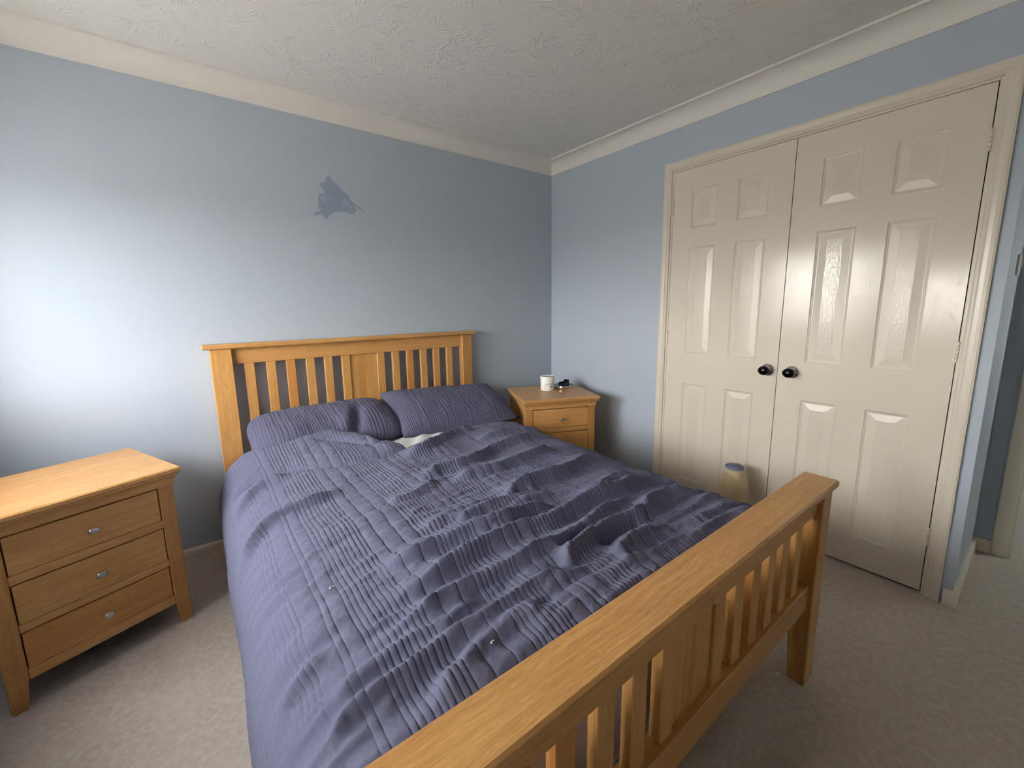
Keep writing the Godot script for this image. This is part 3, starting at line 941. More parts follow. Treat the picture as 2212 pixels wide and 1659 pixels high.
func build_bed() -> void:
	var bed := thing("bed", Vector3.ZERO, 0.0, "double bed with slatted oak headboard and lower slatted footboard", "bed")
	bed_end(bed, "headboard", 1.0715, [0.014, 0.086], [0.020, 0.0727], [0.024, 0.052], [0.028, 0.049], [0.968, 1.048], [0.36, 0.42], false)
	bed_end(bed, "footboard", 0.683, [2.0744, 2.173], [2.099, 2.165], [2.106, 2.150], [2.112, 2.139], [0.593, 0.6595], [0.27, 0.353], true)
	for x in [[-2.29, -2.262], [-0.853, -0.825]]:
		obj("side_rail", box_mesh(Vector3(x[0], 0.20, 0.05), Vector3(x[1], 0.345, 2.10), 0.003, 2), M.oak, bed)
	for i in 11:
		var z := 0.16 + i * 0.182
		obj("base_slat", box_mesh(Vector3(-2.262, 0.244, z), Vector3(-0.853, 0.262, z + 0.07), 0.002, 0), M.oak_pale, bed)
	var mt := thing("mattress", Vector3.ZERO, 0.0, "pale pinkish-grey mattress on the bed, end seen between footboard slats", "mattress")
	obj("body", box_mesh(Vector3(-2.235, 0.263, 0.105), Vector3(-0.862, 0.515, 2.062), 0.03), M.mattress, mt)
	var st := begin()
	for y in [0.283, 0.495]:
		var lo := Vector3(-2.2355, y, 0.1045)
		var hi := Vector3(-0.8615, y, 2.0625)
		tube(st, PackedVector3Array([Vector3(lo.x + 0.012, y, hi.z - 0.002), Vector3(hi.x - 0.012, y, hi.z - 0.002)]), 0.005, 8)
		tube(st, PackedVector3Array([Vector3(lo.x + 0.002, y, hi.z - 0.012), Vector3(lo.x + 0.002, y, lo.z + 0.012)]), 0.005, 8)
		tube(st, PackedVector3Array([Vector3(hi.x - 0.002, y, hi.z - 0.012), Vector3(hi.x - 0.002, y, lo.z + 0.012)]), 0.005, 8)
	obj("piping", st.commit(), M.mattress, mt)

# ==================================================================== bedding
# cross-section of the duvet, left hem over the bed to the right hem: (x, y)
const SECTION := [Vector2(-2.312, 0.028), Vector2(-2.328, 0.13), Vector2(-2.335, 0.25), Vector2(-2.332, 0.36), Vector2(-2.312, 0.45), Vector2(-2.268, 0.515), Vector2(-2.20, 0.555), Vector2(-2.10, 0.58), Vector2(-1.95, 0.596), Vector2(-1.75, 0.604), Vector2(-1.5, 0.604), Vector2(-1.25, 0.597), Vector2(-1.08, 0.583), Vector2(-0.97, 0.566), Vector2(-0.89, 0.54), Vector2(-0.835, 0.50), Vector2(-0.805, 0.45), Vector2(-0.797, 0.39), Vector2(-0.80, 0.32)]
# crest lines of the folds, in plan (x, z), each with height, width uphill, width downhill (towards the foot)
var FOLDS := [
	[0.022, 0.05, 0.022, PackedVector2Array([Vector2(-2.30, 0.887), Vector2(-2.263, 0.818), Vector2(-2.222, 0.767), Vector2(-2.184, 0.747), Vector2(-2.09, 0.755)])],
	[0.028, 0.05, 0.020, PackedVector2Array([Vector2(-2.32, 1.20), Vector2(-2.304, 1.15), Vector2(-2.271, 1.097), Vector2(-2.221, 1.06), Vector2(-2.15, 1.055), Vector2(-2.075, 1.06), Vector2(-1.95, 1.04)])],
	[0.030, 0.06, 0.030, PackedVector2Array([Vector2(-1.694, 0.92), Vector2(-1.601, 0.906), Vector2(-1.437, 0.81), Vector2(-1.346, 0.765), Vector2(-1.25, 0.76)])],
	[0.032, 0.06, 0.028, PackedVector2Array([Vector2(-1.76, 1.20), Vector2(-1.65, 1.143), Vector2(-1.574, 1.151), Vector2(-1.494, 1.14), Vector2(-1.356, 1.067), Vector2(-1.251, 1.051), Vector2(-1.114, 1.036), Vector2(-0.98, 1.05)])],
	[0.024, 0.05, 0.030, PackedVector2Array([Vector2(-1.33, 0.92), Vector2(-1.20, 0.90), Vector2(-1.05, 0.88), Vector2(-0.9, 0.9)])],
	[0.018, 0.04, 0.025, PackedVector2Array([Vector2(-1.90, 1.27), Vector2(-1.805, 1.269), Vector2(-1.70, 1.23)])],
	[0.027, 0.05, 0.028, PackedVector2Array([Vector2(-1.654, 1.275), Vector2(-1.572, 1.262), Vector2(-1.456, 1.27), Vector2(-1.356, 1.249), Vector2(-1.227, 1.229), Vector2(-1.10, 1.20)])],
	[0.034, 0.06, 0.024, PackedVector2Array([Vector2(-1.627, 1.514), Vector2(-1.524, 1.464), Vector2(-1.44, 1.454), Vector2(-1.359, 1.454), Vector2(-1.261, 1.442), Vector2(-1.123, 1.40), Vector2(-1.0, 1.385)])],
	[0.022, 0.04, 0.022, PackedVector2Array([Vector2(-1.90, 1.50), Vector2(-1.813, 1.498), Vector2(-1.765, 1.515), Vector2(-1.689, 1.512), Vector2(-1.60, 1.53), Vector2(-1.50, 1.545), Vector2(-1.42, 1.56)])],
	[0.036, 0.05, 0.026, PackedVector2Array([Vector2(-2.06, 1.575), Vector2(-1.946, 1.601), Vector2(-1.844, 1.61), Vector2(-1.754, 1.617), Vector2(-1.679, 1.624), Vector2(-1.571, 1.609), Vector2(-1.48, 1.614)])],
	[0.042, 0.045, 0.026, PackedVector2Array([Vector2(-2.10, 1.70), Vector2(-1.969, 1.702), Vector2(-1.89, 1.696), Vector2(-1.801, 1.69), Vector2(-1.689, 1.696), Vector2(-1.58, 1.702), Vector2(-1.467, 1.689), Vector2(-1.361, 1.687), Vector2(-1.237, 1.69), Vector2(-1.122, 1.667), Vector2(-1.0, 1.668)])],
	[0.020, 0.035, 0.025, PackedVector2Array([Vector2(-1.40, 1.635), Vector2(-1.274, 1.625), Vector2(-1.169, 1.595), Vector2(-1.05, 1.60)])],
	[0.034, 0.036, 0.022, PackedVector2Array([Vector2(-2.13, 1.785), Vector2(-2.035, 1.792), Vector2(-1.973, 1.785), Vector2(-1.892, 1.79), Vector2(-1.813, 1.794), Vector2(-1.736, 1.80), Vector2(-1.657, 1.80), Vector2(-1.592, 1.791), Vector2(-1.515, 1.781), Vector2(-1.424, 1.767), Vector2(-1.349, 1.752), Vector2(-1.228, 1.724)])],
	[0.036, 0.030, 0.024, PackedVector2Array([Vector2(-1.70, 1.885), Vector2(-1.658, 1.855), Vector2(-1.547, 1.83), Vector2(-1.467, 1.828), Vector2(-1.388, 1.83), Vector2(-1.313, 1.835), Vector2(-1.21, 1.85)])],
	[0.026, 0.030, 0.022, PackedVector2Array([Vector2(-1.297, 1.805), Vector2(-1.21, 1.79), Vector2(-1.118, 1.778), Vector2(-1.03, 1.80)])],
	[0.024, 0.030, 0.020, PackedVector2Array([Vector2(-2.24, 1.845), Vector2(-2.176, 1.839), Vector2(-2.113, 1.838), Vector2(-2.055, 1.838), Vector2(-2.003, 1.841), Vector2(-1.955, 1.833), Vector2(-1.90, 1.84)])],
	[0.030, 0.026, 0.022, PackedVector2Array([Vector2(-2.25, 1.915), Vector2(-2.20, 1.885), Vector2(-2.13, 1.888), Vector2(-2.081, 1.892), Vector2(-1.987, 1.888), Vector2(-1.90, 1.883), Vector2(-1.81, 1.88), Vector2(-1.74, 1.885), Vector2(-1.68, 1.905)])],
	[0.026, 0.030, 0.030, PackedVector2Array([Vector2(-2.10, 1.96), Vector2(-2.024, 1.955), Vector2(-1.972, 1.937), Vector2(-1.89, 1.931), Vector2(-1.8, 1.945)])],
	[0.022, 0.03, 0.03, PackedVector2Array([Vector2(-1.58, 1.93), Vector2(-1.457, 1.90), Vector2(-1.37, 1.895)])],
	[0.012, 0.03, 0.02, PackedVector2Array([Vector2(-2.31, 1.77), Vector2(-2.276, 1.737), Vector2(-2.2, 1.722)])],
	[-0.062, 0.040, 0.026, PackedVector2Array([Vector2(-2.33, 0.62), Vector2(-2.214, 0.625), Vector2(-2.109, 0.63), Vector2(-2.015, 0.71), Vector2(-1.923, 0.76), Vector2(-1.863, 0.79), Vector2(-1.764, 0.81), Vector2(-1.661, 0.80), Vector2(-1.56, 0.77)])],
	[-0.026, 0.022, 0.018, PackedVector2Array([Vector2(-1.955, 0.47), Vector2(-1.858, 0.53), Vector2(-1.80, 0.60), Vector2(-1.742, 0.66), Vector2(-1.66, 0.68)])],
	[-0.03, 0.022, 0.022, PackedVector2Array([Vector2(-1.56, 1.86), Vector2(-1.44, 1.85), Vector2(-1.36, 1.853)])],
	[-0.03, 0.02, 0.02, PackedVector2Array([Vector2(-1.66, 1.835), Vector2(-1.60, 1.815), Vector2(-1.50, 1.803)])],
	[-0.034, 0.025, 0.025, PackedVector2Array([Vector2(-1.03, 1.72), Vector2(-0.97, 1.755), Vector2(-0.93, 1.75)])],
]

var head_x := [-2.34, -2.2, -2.05, -1.87, -1.76, -1.68, -1.6, -1.5, -1.37, -1.22, -1.05, -0.92, -0.87, -0.78]
var head_z := [0.28, 0.25, 0.26, 0.31, 0.41, 0.61, 0.76, 0.79, 0.745, 0.665, 0.58, 0.60, 0.55, 0.58]
var macro: Image
const MX0 := -2.40
const MX1 := -0.76
const MZ0 := 0.22
const MZ1 := 2.10

func head_edge(x: float) -> float:
	for i in head_x.size() - 1:
		if x <= head_x[i + 1]:
			var t: float = clampf((x - head_x[i]) / (head_x[i + 1] - head_x[i]), 0.0, 1.0)
			return lerpf(head_z[i], head_z[i + 1], smoothstep(0.0, 1.0, t))
	return head_z[-1]

func fold_height(x: float, z: float) -> float:
	var h := 0.0
	for f in FOLDS:
		var pts: PackedVector2Array = f[3]
		var lo: Vector2 = pts[0]
		var hi: Vector2 = pts[pts.size() - 1]
		if x < minf(lo.x, hi.x) - 0.15 or x > maxf(lo.x, hi.x) + 0.15:
			continue
		if absf(z - (lo.y + hi.y) * 0.5) > 0.42:
			continue
		var best := 1e9
		var along := 0.0
		var side := 0.0
		var n := pts.size() - 1
		for i in n:
			var a := pts[i]
			var b := pts[i + 1]
			var e := b - a
			var t := clampf((Vector2(x, z) - a).dot(e) / e.length_squared(), 0.0, 1.0)
			var q := a + e * t
			var d := Vector2(x, z).distance_squared_to(q)
			if d < best:
				best = d
				along = (i + t) / n
				side = z - q.y
		var w: float = (f[1] if side < 0.0 else f[2]) * 0.74
		var d2 := sqrt(best) / w
		if d2 > 3.0:
			continue
		var ends := smoothstep(0.0, 0.16, along) * (1.0 - smoothstep(0.84, 1.0, along))
		ends = 0.1 + 0.9 * ends
		h += 1.18 * f[0] * (exp(-pow(d2, 1.55)) if f[0] > 0.0 else exp(-d2)) * ends
	return h

func make_macro() -> void:
	var w := 150
	var h := 160
	var im := Image.create_empty(w, h, false, Image.FORMAT_RF)
	var big := noise(2.2, 71, 2)
	var mid := noise(7.0, 72, 2)
	for j in h:
		var z := lerpf(MZ0, MZ1, (j + 0.5) / h)
		for i in w:
			var x := lerpf(MX0, MX1, (i + 0.5) / w)
			var v := fold_height(x, z)
			v += 0.012 * big.get_noise_2d(x, z)
			# bunched cloth: ridges that run across the bed, stronger towards the foot
			var foot := smoothstep(0.7, 1.9, z)
			var rid := 1.0 - absf(mid.get_noise_2d(x * 0.24 + 3.0, z * 1.5))
			v += (0.004 + 0.009 * foot) * (pow(rid, 3.0) - 0.5)
			# the thick roll in front of the left pillow
			var wl := 1.0 - smoothstep(-1.86, -1.60, x)
			var zz := z - head_edge(x)
			v += 0.042 * wl * exp(-pow((zz - 0.14) / 0.13, 2.0))
			v += 0.008 * (1.0 - wl) * exp(-pow((zz - 0.12) / 0.1, 2.0))
			im.set_pixel(i, j, Color(v, 0, 0))
	im.resize(w * 5, h * 5, Image.INTERPOLATE_CUBIC)
	macro = im

func macro_at(x: float, z: float) -> float:
	var u := clampf((x - MX0) / (MX1 - MX0) * macro.get_width() - 0.5, 0.0, macro.get_width() - 1.001)
	var v := clampf((z - MZ0) / (MZ1 - MZ0) * macro.get_height() - 0.5, 0.0, macro.get_height() - 1.001)
	var i := int(u)
	var j := int(v)
	var fu := u - i
	var fv := v - j
	return lerpf(lerpf(macro.get_pixel(i, j).r, macro.get_pixel(i + 1, j).r, fu), lerpf(macro.get_pixel(i, j + 1).r, macro.get_pixel(i + 1, j + 1).r, fu), fv)

# pintuck profile over a length: grouped stitch lines, cloth puffed between them. table step 0.5 mm
func tuck_table(length: float, seed_: int, wide: float) -> PackedFloat32Array:
	var r := RandomNumberGenerator.new()
	r.seed = seed_
	var lines := [0.0]
	while lines[-1] < length + 0.1:
		var cnt := r.randi_range(7, 11)
		for i in cnt:
			lines.append(lines[-1] + r.randf_range(0.0110, 0.0148))
		for i in r.randi_range(1, 3):
			lines.append(lines[-1] + wide * r.randf_range(0.7, 1.15))
			if r.randf() < 0.5:
				lines.append(lines[-1] + r.randf_range(0.014, 0.02))
	var n := int((length + 0.05) / 0.0005)
	var t := PackedFloat32Array()
	t.resize(n)
	var k := 0
	for i in n:
		var s := i * 0.0005
		while lines[k + 1] <= s:
			k += 1
		var g: float = lines[k + 1] - lines[k]
		var q: float = (s - lines[k]) / g
		t[i] = minf(0.0052, 0.26 * g) * pow(maxf(sin(PI * q), 0.0), 0.4) - 0.0011 * exp(-pow(minf(q, 1.0 - q) * g / 0.0013, 2.0))
	return t

func build_bedding() -> void:
	make_macro()
	# section resampled by length
	var cur := Curve2D.new()
	for i in SECTION.size():
		var a: Vector2 = SECTION[maxi(i - 1, 0)]
		var b: Vector2 = SECTION[mini(i + 1, SECTION.size() - 1)]
		var tg := (b - a) / 6.0
		cur.add_point(SECTION[i], -tg, tg)
	cur.bake_interval = 0.004
	var L := cur.get_baked_length()
	var cols := 1700
	var rows := 390
	var tucks := tuck_table(L, 17, 0.042)
	var cross := tuck_table(2.0, 23, 0.05)
	var wob := noise(3.2, 81, 2)
	var pucker := noise(1.0, 82, 3)
	var crumple := noise(1.0, 83, 2)
	var amp_n := noise(4.0, 84, 2)
	var cx := PackedVector2Array()
	var cn := PackedVector2Array()
	for i in cols:
		var s := L * i / (cols - 1.0)
		cx.append(cur.sample_baked(s, true))
		var a := cur.sample_baked(maxf(s - 0.006, 0.0), true)
		var b := cur.sample_baked(minf(s + 0.006, L), true)
		var t := (b - a).normalized()
		cn.append(Vector2(-t.y, t.x))
	var P := PackedVector3Array()
	P.resize(cols * rows)
	var heads := PackedFloat32Array()
	for i in cols:
		heads.append(head_edge(cx[i].x))
	for j in rows:
		var v := j / (rows - 1.0)
		for i in cols:
			var c := cx[i]
			var nn := cn[i]
			var z := lerpf(heads[i], 2.052, v)
			var s := L * i / (cols - 1.0)
			var flat := clampf(nn.y, 0.0, 1.0)
			var top := smoothstep(0.25, 0.85, flat)
			var h := macro_at(c.x, z) * top
			var left := 1.0 - smoothstep(-2.3, -2.0, c.x)
			# stitch lines wander a little where the cloth is bunched
			var sw := s + 0.0045 * wob.get_noise_2d(c.x, z * 1.2) + 0.03 * h * wob.get_noise_2d(c.x * 3.0 + 9.0, z)
			var ti := clampi(int(sw / 0.0005), 0, tucks.size() - 2)
			var fr := clampf(sw / 0.0005 - ti, 0.0, 1.0)
			var tuck := lerpf(tucks[ti], tucks[ti + 1], fr)
			var am := 0.78 + 0.5 * amp_n.get_noise_2d(c.x, z)
			am *= lerpf(1.0, 0.4, left)
			h += tuck * am
			# faint cross stitching in the plaid
			h += cross[clampi(int((z + 0.01 * wob.get_noise_2d(z * 1.3, c.x)) / 0.0005), 0, cross.size() - 1)] * 0.22 * am
			# small gathers across the tucks
			h += 0.0016 * pucker.get_noise_2d(s * 26.0, z * 120.0) * minf(1.0, tuck * 300.0) * (1.0 - 0.4 * left)
			h += 0.0014 * crumple.get_noise_2d(s * 22.0, z * 30.0)
			var y := c.y
			# hanging side swings in and out a little
			var hang := (1.0 - top) * left
			h += hang * 0.010 * wob.get_noise_2d(z * 1.4, 5.0 + c.y * 0.5) * smoothstep(0.52, 0.2, y)
			# rounded head edge and foot end tucked down
			var ze := z - heads[i]
			var drop := 0.0
			if ze < 0.055:
				drop = 0.062 * (1.0 - sqrt(maxf(0.0, 1.0 - pow(1.0 - ze / 0.055, 2.0))))
			var fe := 2.052 - z
			if fe < 0.07:
				drop += 0.11 * (1.0 - sqrt(maxf(0.0, 1.0 - pow(1.0 - fe / 0.07, 2.0))))
			drop *= top
			P[j * cols + i] = Vector3(c.x + nn.x * h, y + nn.y * h - drop, z)
	var du := obj("duvet", grid_mesh(P, rows, cols, true), M.duvet)
	tag(du, "crumpled slate-blue pintucked duvet spread over the bed", "duvet")
	duvet_points = P
	duvet_cols = cols
	duvet_rows = rows
	# fitted sheet on the mattress, a little rumpled where it shows between the pillows
	var w := 60
	var d := 70
	var Q := PackedVector3Array()
	for j in d:
		for i in w:
			var x := lerpf(-2.215, -0.875, i / (w - 1.0))
			var z := lerpf(0.125, 2.03, j / (d - 1.0))
			var e := minf(minf(i, w - 1 - i), minf(j, d - 1 - j))
			var y := 0.5165
			if e > 0:
				y = 0.5175 + 0.007 * (0.5 + 0.5 * pucker.get_noise_2d(x * 14.0, z * 9.0)) * smoothstep(0.0, 4.0, e)
			if z > 0.85:
				y = minf(y, 0.521)
			Q.append(Vector3(x, y, z))
	# the visible rucked-up corner of sheet
	for j in d:
		for i in w:
			var q := Q[j * w + i]
			var g := exp(-pow((q.x + 1.45) / 0.18, 2.0) - pow((q.z - 0.55) / 0.12, 2.0))
			q.y += g * (0.030 + 0.007 * sin(q.x * 60.0 + q.z * 35.0))
			Q[j * w + i] = q
	tag(obj("fitted_sheet", grid_mesh(Q, d, w, true), M.sheet), "white rumpled sheet showing between the two pillows", "sheet")
	pillow("pillow", Vector3(-1.825, 0.602, 0.235), Basis(Vector3.UP, 0.02) * Basis(Vector3.RIGHT, 0.30), 0.375, 0.225, 0.098, 5, "plump slate-blue pillow lying at the left end of the headboard", true, 0.10)
	pillow("pillow", Vector3(-1.105, 0.610, 0.275), Basis(Vector3.UP, -0.03) * Basis(Vector3.BACK, -0.05) * Basis(Vector3.RIGHT, 0.40), 0.392, 0.225, 0.080, 9, "slate-blue pillow leaning at the right end, corner over cabinet side", false)

var duvet_points: PackedVector3Array
var duvet_cols := 0
var duvet_rows := 0

func duvet_height(x: float, z: float) -> float:
	var best := -1.0
	for k in range(0, duvet_points.size(), 3):
		var p := duvet_points[k]
		if absf(p.x - x) < 0.005 and absf(p.z - z) < 0.005:
			best = maxf(best, p.y)
	return best

func pillow(called: String, at: Vector3, basis: Basis, a: float, b: float, t: float, seed_: int, label: String, dented: bool, rnd := 0.0) -> void:
	var p := thing(called, Vector3.ZERO, 0.0, label, "pillow", "slate-blue pintucked pillows")
	p.transform = Transform3D(basis, at)
	var cols := 330
	var rows := 100
	var tucks := tuck_table(2.0 * a, 100 + seed_, 0.024)
	var wob := noise(5.0, seed_, 2)
	var lump := noise(4.0, seed_ + 1, 2)
	var st := begin()
	for side in [1.0, -1.0]:
		var P := PackedVector3Array()
		for j in rows:
			var v := j / (rows - 1.0) * 2.0 - 1.0
			# finer sampling near the seam
			v = sin(v * PI * 0.5) * 0.6 + v * 0.4
			for i in cols:
				var u := i / (cols - 1.0) * 2.0 - 1.0
				u = sin(u * PI * 0.5) * 0.35 + u * 0.65
				var eu := 1.0 - pow(absf(u), 5.0)
				var ev := 1.0 - pow(absf(v), 2.6)
				var full := pow(maxf(eu, 0.0), 0.5) * pow(maxf(ev, 0.0), 0.52)
				# sides pull in between the corners
				var x := a * u * (1.0 - 0.035 * (1.0 - v * v) - rnd * pow(v, 4.0))
				var z := b * v * (1.0 - 0.07 * (1.0 - u * u) - 2.2 * rnd * pow(u, 6.0))
				var h := t * full
				h += 0.012 * lump.get_noise_2d(x, z) * full
				if dented and side > 0.0:
					# a deep pinch right of centre
					var dx := (x - 0.13) + 0.35 * (z - 0.05)
					h -= 0.03 * exp(-pow(dx / 0.026, 2.0)) * smoothstep(-0.12, 0.12, z) * full
					h += 0.014 * exp(-pow((dx + 0.06) / 0.035, 2.0)) * smoothstep(-0.12, 0.12, z) * full
				var s := x + a + 0.006 * wob.get_noise_2d(x, z * 0.6) + 0.001 * wob.get_noise_2d(x * 3.0, z * 3.0 + 4.0)
				var ti := clampi(int(s / 0.0005), 0, tucks.size() - 1)
				h += tucks[ti] * 0.62 * smoothstep(0.0, 0.35, full)
				h += 0.002 * wob.get_noise_2d(x * 5.0, z * 2.0 + 7.0) * full
				var q := Vector3(x, side * h, z)
				# the underside settles on the sheet
				var wy := (basis * q).y + at.y
				if wy < 0.527:
					q.y += (0.527 - wy) / basis.y.y
				P.append(q)
		var m := grid_mesh(P, rows, cols, side > 0.0)
		st.append_from(m, 0, Transform3D())
	obj("cover", st.commit(), M.pillow, p)
	# plain housewife flap along the front seam
	st = begin()
	var F := PackedVector3Array()
	for j in 5:
		for i in 60:
			var u := i / 59.0 * 2.0 - 1.0
			var z := b * 0.985 * (1.0 - 0.07 * (1.0 - u * u)) + j * 0.0055
			var y := -0.006 - j * 0.0058 + 0.004 * wob.get_noise_2d(u * 2.0, j * 0.1)
			F.append(Vector3(a * u * 0.97 * (1.0 - 0.035), y, z))
	var fm := grid_mesh(F, 5, 60, true)
	st.append_from(fm, 0, Transform3D())
	var G := PackedVector3Array()
	for q in F:
		G.append(q + Vector3(0, -0.003, -0.001))
	st.append_from(grid_mesh(G, 5, 60, false), 0, Transform3D())
	obj("flap", st.commit(), M.pillow, p)

# ==================================================================== small things
func build_small_things(_chest: Node3D) -> void:
	# white tub with a recessed lid and green print
	var tub := thing("tub", tub_at, 0.0, "white screw-lid tub with green lettering on the corner cabinet", "tub")
	var st := begin()
	lathe(st, PackedVector2Array([Vector2(0, 0), Vector2(0.044, 0), Vector2(0.0465, 0.002), Vector2(0.047, 0.006), Vector2(0.047, 0.072), Vector2(0.0455, 0.076), Vector2(0.0455, 0.080), Vector2(0.0, 0.081)]), 48)
	obj("body", st.commit(), M.white_plastic, tub)
	st = begin()
	lathe(st, PackedVector2Array([Vector2(0.046, 0.078), Vector2(0.0485, 0.078), Vector2(0.049, 0.080), Vector2(0.049, 0.099), Vector2(0.0475, 0.102), Vector2(0.045, 0.102), Vector2(0.0435, 0.0985)]), 48)
	var lid := obj("lid", st.commit(), M.white_plastic, tub)
	st = begin()
	lathe(st, PackedVector2Array([Vector2(0.0436, 0.0986), Vector2(0.0425, 0.0955), Vector2(0.0, 0.0950)]), 48)
	obj("lid_recess", st.commit(), M.tub_inside, lid)
	# direction from the tub to the room's foot end, where the print faces
	print_on(tub, "Lamberts", 0.0165, 0.047, 0.0462, -0.28, M.green_ink, "lettering")
	st = begin()
	var rr := RandomNumberGenerator.new()
	rr.seed = 3
	for line in [[0.039, 0.62], [0.0345, 0.5], [0.024, 0.45], [0.0195, 0.55], [0.013, 0.5]]:
		var a0 := -0.42
		for k in int(line[1] / 0.07):
			var w := rr.randf_range(0.03, 0.055)
			for q in 2:
				band(st, 0.0472, line[0], 0.0016, a0 + w * 0.5 * q, a0 + w * 0.5 * (q + 1))
			a0 += w + 0.018
	obj("small_print", st.commit(), M.grey_ink, tub)
	st = begin()
	for k in 9:
		var t := (k + 0.5) / 9.0
		var hw := 0.13 * sin(PI * pow(t, 0.8))
		for q in 4:
			band(st, 0.0473, 0.022 + t * 0.020, 0.0024, 0.62 - hw + hw * 0.5 * q, 0.62 - hw + hw * 0.5 * (q + 1))
	obj("leaf_mark", st.commit(), M.green_ink, tub)
	# round metal tin, dark top
	var tin := thing("tin", Vector3(-0.416, 0.6442, 0.4397) + Basis(Vector3.UP, -0.406) * Vector3(0.136, 0, -0.104), 0.0, "flat round chrome tin with dark top behind the white tub", "tin")
	st = begin()
	lathe(st, PackedVector2Array([Vector2(0, 0), Vector2(0.069, 0), Vector2(0.0705, 0.0015), Vector2(0.0705, 0.0200), Vector2(0.0695, 0.022), Vector2(0.067, 0.0225)]), 56)
	obj("rim", st.commit(), M.chrome, tin)
	st = begin()
	lathe(st, PackedVector2Array([Vector2(0.067, 0.0224), Vector2(0.066, 0.021), Vector2(0, 0.021)]), 56)
	obj("lid", st.commit(), M.tin_top, tin)
	# smartwatch lying on the tin, strap closed in a loop
	var wt := thing("watch", tin.position + Vector3(-0.010, 0.0213, 0.006), 0.30, "black wristwatch with looped strap lying on the chrome tin", "watch")
	st = begin()
	var S := PackedVector3Array()
	var n := 48
	for k in 4:
		for i in n + 1:
			var a := TAU * i / n
			var r: Vector2 = Vector2(0.054, 0.027) if (k == 0 or k == 1) else Vector2(0.0515, 0.0245)
			var y: float = [0.0, 0.0225, 0.0225, 0.0][k]
			S.append(Vector3(cos(a) * r.x, y + 0.002 * sin(a * 2.0), sin(a) * r.y))
	for i in n + 1:
		S.append(S[i])
	# each side of the band flat-shaded on its own
	for k in 4:
		var R := PackedVector3Array()
		for q in [k, k + 1]:
			for i in n + 1:
				R.append(S[q * (n + 1) + i])
		st.append_from(grid_mesh(R, 2, n + 1, false, PackedVector2Array(), true), 0, Transform3D())
	obj("strap", st.commit(), M.rubber, wt)
	var case_ := obj("case", box_mesh(Vector3(0.045, -0.0002, -0.021), Vector3(0.057, 0.034, 0.021), 0.004), M.rubber, wt)
	obj("screen", box_mesh(Vector3(0.0565, 0.003, -0.0175), Vector3(0.0578, 0.031, 0.0175), 0.0006), M.dark_glass, case_)
	obj("crown", box_mesh(Vector3(0.049, 0.012, 0.0205), Vector3(0.054, 0.018, 0.0235), 0.001), M.chrome, case_)
	build_scratcher()
	# scraps of lint
	var k2 := 0
	for s in [[Vector2(-2.146, 1.546), "small curl of pale lint on the duvet, nearer its left side", 0.007], [Vector2(-1.959, 1.953), "tiny white thread on the duvet close to the footboard", 0.005], [Vector2(-1.66, 1.02), "tiny white fleck on the duvet near the head end", 0.004]]:
		var q: Vector2 = s[0]
		var y := duvet_height(q.x, q.y)
		st = begin()
		var pts := PackedVector3Array()
		var rq := RandomNumberGenerator.new()
		rq.seed = 40 + k2
		for i in 9:
			var a := i * 0.75
			pts.append(Vector3(q.x, y + 0.0012, q.y) + Vector3(cos(a) * 0.5 + i * 0.16 - 0.7, 0.12 + 0.1 * sin(i * 1.7), sin(a) * 0.4) * s[2])
		tube(st, pts, 0.0009, 6)
		tag(obj("lint", st.commit(), M.lint), s[1], "lint", "lint on the duvet")
		k2 += 1
	st = begin()
	var SP := PackedVector3Array()
	var sn := noise(120.0, 8, 2)
	for j in 9:
		for i in 17:
			var th := PI * j / 8.0
			var ph := TAU * i / 16.0
			var d := Vector3(sin(th) * cos(ph), cos(th) * 0.6, sin(th) * sin(ph))
			SP.append(Vector3(-0.913, 0.0055, 2.096) + d * 0.008 * (1.0 + 0.5 * sn.get_noise_3d(d.x * 0.01, d.y * 0.01, d.z * 0.01)))
	tag(obj("paper_scrap", grid_mesh(SP, 9, 17, true, PackedVector2Array(), true), M.lint), "crumb of white paper at the footboard's right leg", "paper scrap")

func band(st: SurfaceTool, r: float, y: float, h: float, a0: float, a1: float) -> void:
	# a small printed dash on the tub wall; angle 0 faces the viewer's side of the room
	var f := func(a: float, yy: float) -> Vector3:
		var b := a + 2.40
		return Vector3(sin(b + PI * 0.5) * 0.0 + cos(b) * r, yy, sin(b) * r)
	var m: float = -((a0 + a1) * 0.5)
	var n := Vector3(cos(m + 2.40), 0, sin(m + 2.40))
	quad(st, f.call(-a0, y), f.call(-a1, y), f.call(-a1, y + h), f.call(-a0, y + h), n)

func print_on(parent: Node, text: String, size: float, r: float, y: float, start: float, m: Material, called: String) -> void:
	var st := begin()
	var a := start
	for ch in text:
		var tm := TextMesh.new()
		tm.text = ch
		var sf := SystemFont.new()
		sf.font_names = PackedStringArray(["Droid Serif"])
		sf.font_italic = true
		tm.font = sf
		tm.font_size = 32
		tm.pixel_size = size / 32.0
		tm.depth = 0.0006
		var w := tm.get_aabb().size.x
		w = maxf(w, size * 0.28) + size * 0.06
		var mid := -(a + w / r * 0.5) + 2.40
		var n := Vector3(cos(mid), 0, sin(mid))
		var right := Vector3.UP.cross(n)
		var xf := Transform3D(Basis(right, Vector3.UP, n), n * (r + 0.0001) + Vector3.UP * (y + size * 0.3))
		var bb := tm.get_aabb()
		xf.origin += right * -(bb.position.x + bb.size.x * 0.5)
		for s in tm.get_surface_count():
			st.append_from(tm, s, xf)
		a += w / r
	obj(called, st.commit(), m, parent)

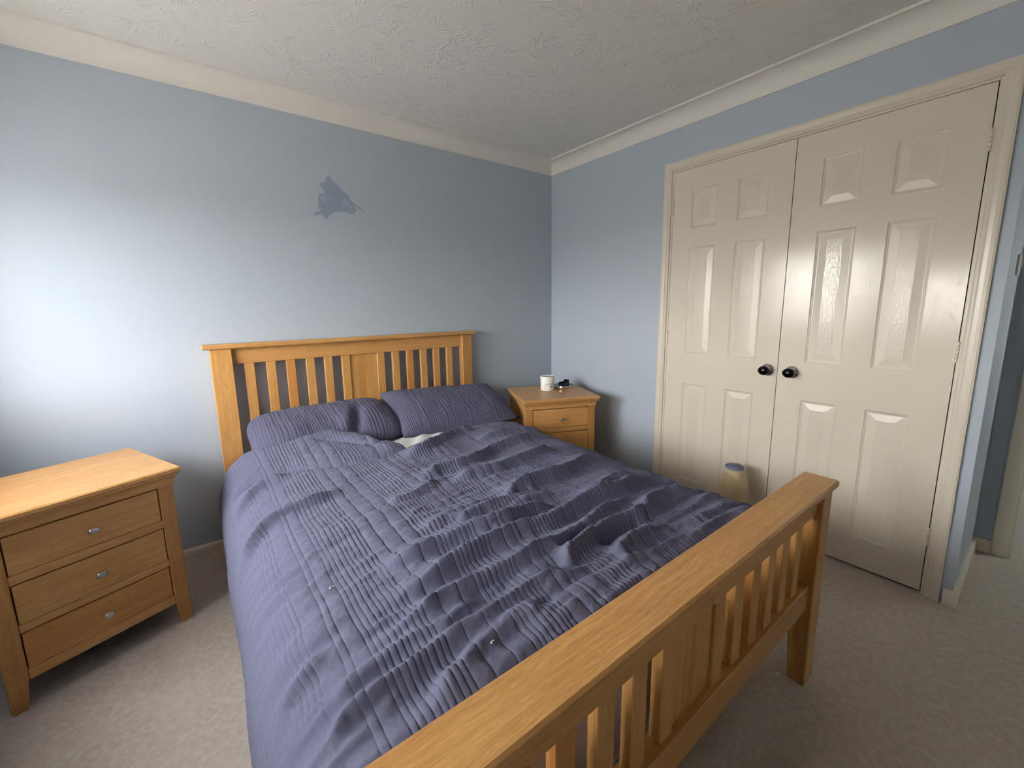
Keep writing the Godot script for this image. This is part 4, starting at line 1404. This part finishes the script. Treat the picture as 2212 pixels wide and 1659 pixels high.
func build_scratcher() -> void:
	var at := Vector3(-0.155, 0, 1.583)
	var sc := thing("scratching_post", at, 0.0, "frayed sisal cat scratching post with blue carpeted top by cupboard doors", "scratching post")
	var st := begin()
	lathe(st, PackedVector2Array([Vector2(0, 0), Vector2(0.130, 0), Vector2(0.134, 0.004), Vector2(0.134, 0.022), Vector2(0.129, 0.028), Vector2(0.03, 0.028)]), 40)
	obj("base", st.commit(), M.blue_pile, sc)
	# rope wound round the post
	st = begin()
	var turns := 48
	var pts := PackedVector3Array()
	for i in turns * 20 + 1:
		var a := TAU * i / 20.0
		var y := 0.032 + 0.343 * i / (turns * 20.0)
		var r := 0.0405 + 0.0012 * sin(a * 0.37)
		pts.append(Vector3(cos(a) * r, y, sin(a) * r))
	tube(st, pts, 0.0041, 6)
	lathe(st, PackedVector2Array([Vector2(0.039, 0.028), Vector2(0.039, 0.376)]), 24)
	obj("sisal_rope", st.commit(), M.sisal, sc)
	st = begin()
	var r2 := RandomNumberGenerator.new()
	r2.seed = 77
	lathe(st, PackedVector2Array([Vector2(0.040, 0.373), Vector2(0.043, 0.374), Vector2(0.0435, 0.383), Vector2(0.041, 0.3865), Vector2(0.0, 0.388)]), 32)
	for i in 260:
		var a := r2.randf() * TAU
		var rr := 0.043 * sqrt(r2.randf())
		var p := Vector3(cos(a) * rr, 0.386, sin(a) * rr)
		tube(st, PackedVector3Array([p, p + Vector3(r2.randf_range(-0.003, 0.003), r2.randf_range(0.002, 0.006), r2.randf_range(-0.003, 0.003))]), 0.0014, 4, 0.0004)
	obj("carpet_top", st.commit(), M.blue_pile, sc)
	# frayed fibres: wiry strands hanging from the clawed middle of the post
	st = begin()
	for i in 420:
		var a := r2.randf() * TAU
		var y := 0.10 + 0.262 * pow(r2.randf(), 0.8)
		var r := 0.0455
		var p := PackedVector3Array()
		var dir := a + r2.randf_range(-0.5, 0.5)
		var len := r2.randf_range(0.03, 0.095)
		var droop := r2.randf_range(0.5, 1.2)
		var swirl := r2.randf_range(-1.6, 1.6)
		var puff := r2.randf_range(0.004, 0.036) * (1.3 - y * 1.6)
		for k in 6:
			var t := k / 5.0
			var aa := a + swirl * t * len * 9.0
			var rr := r + puff * sin(t * PI * 0.55) + r2.randf_range(-0.0015, 0.0015)
			p.append(Vector3(cos(aa) * rr, y - len * droop * t * t + len * 0.25 * t * (1.0 - t), sin(aa) * rr))
		tube(st, p, r2.randf_range(0.0010, 0.0022), 5, 0.0005)
	for i in 26:
		var a := r2.randf() * TAU
		var y := r2.randf_range(0.14, 0.33)
		var d := Vector3(cos(a), r2.randf_range(-0.5, 0.25), sin(a))
		var p0 := Vector3(cos(a) * 0.045, y, sin(a) * 0.045)
		var l := r2.randf_range(0.015, 0.045)
		tube(st, PackedVector3Array([p0, p0 + d * l * 0.5 + Vector3(0, 0.004, 0), p0 + d * l]), 0.0014, 4, 0.0004)
	var fr := obj("frayed_fibre", st.commit(), M.sisal, sc)
	fr.set_meta("kind", "stuff")
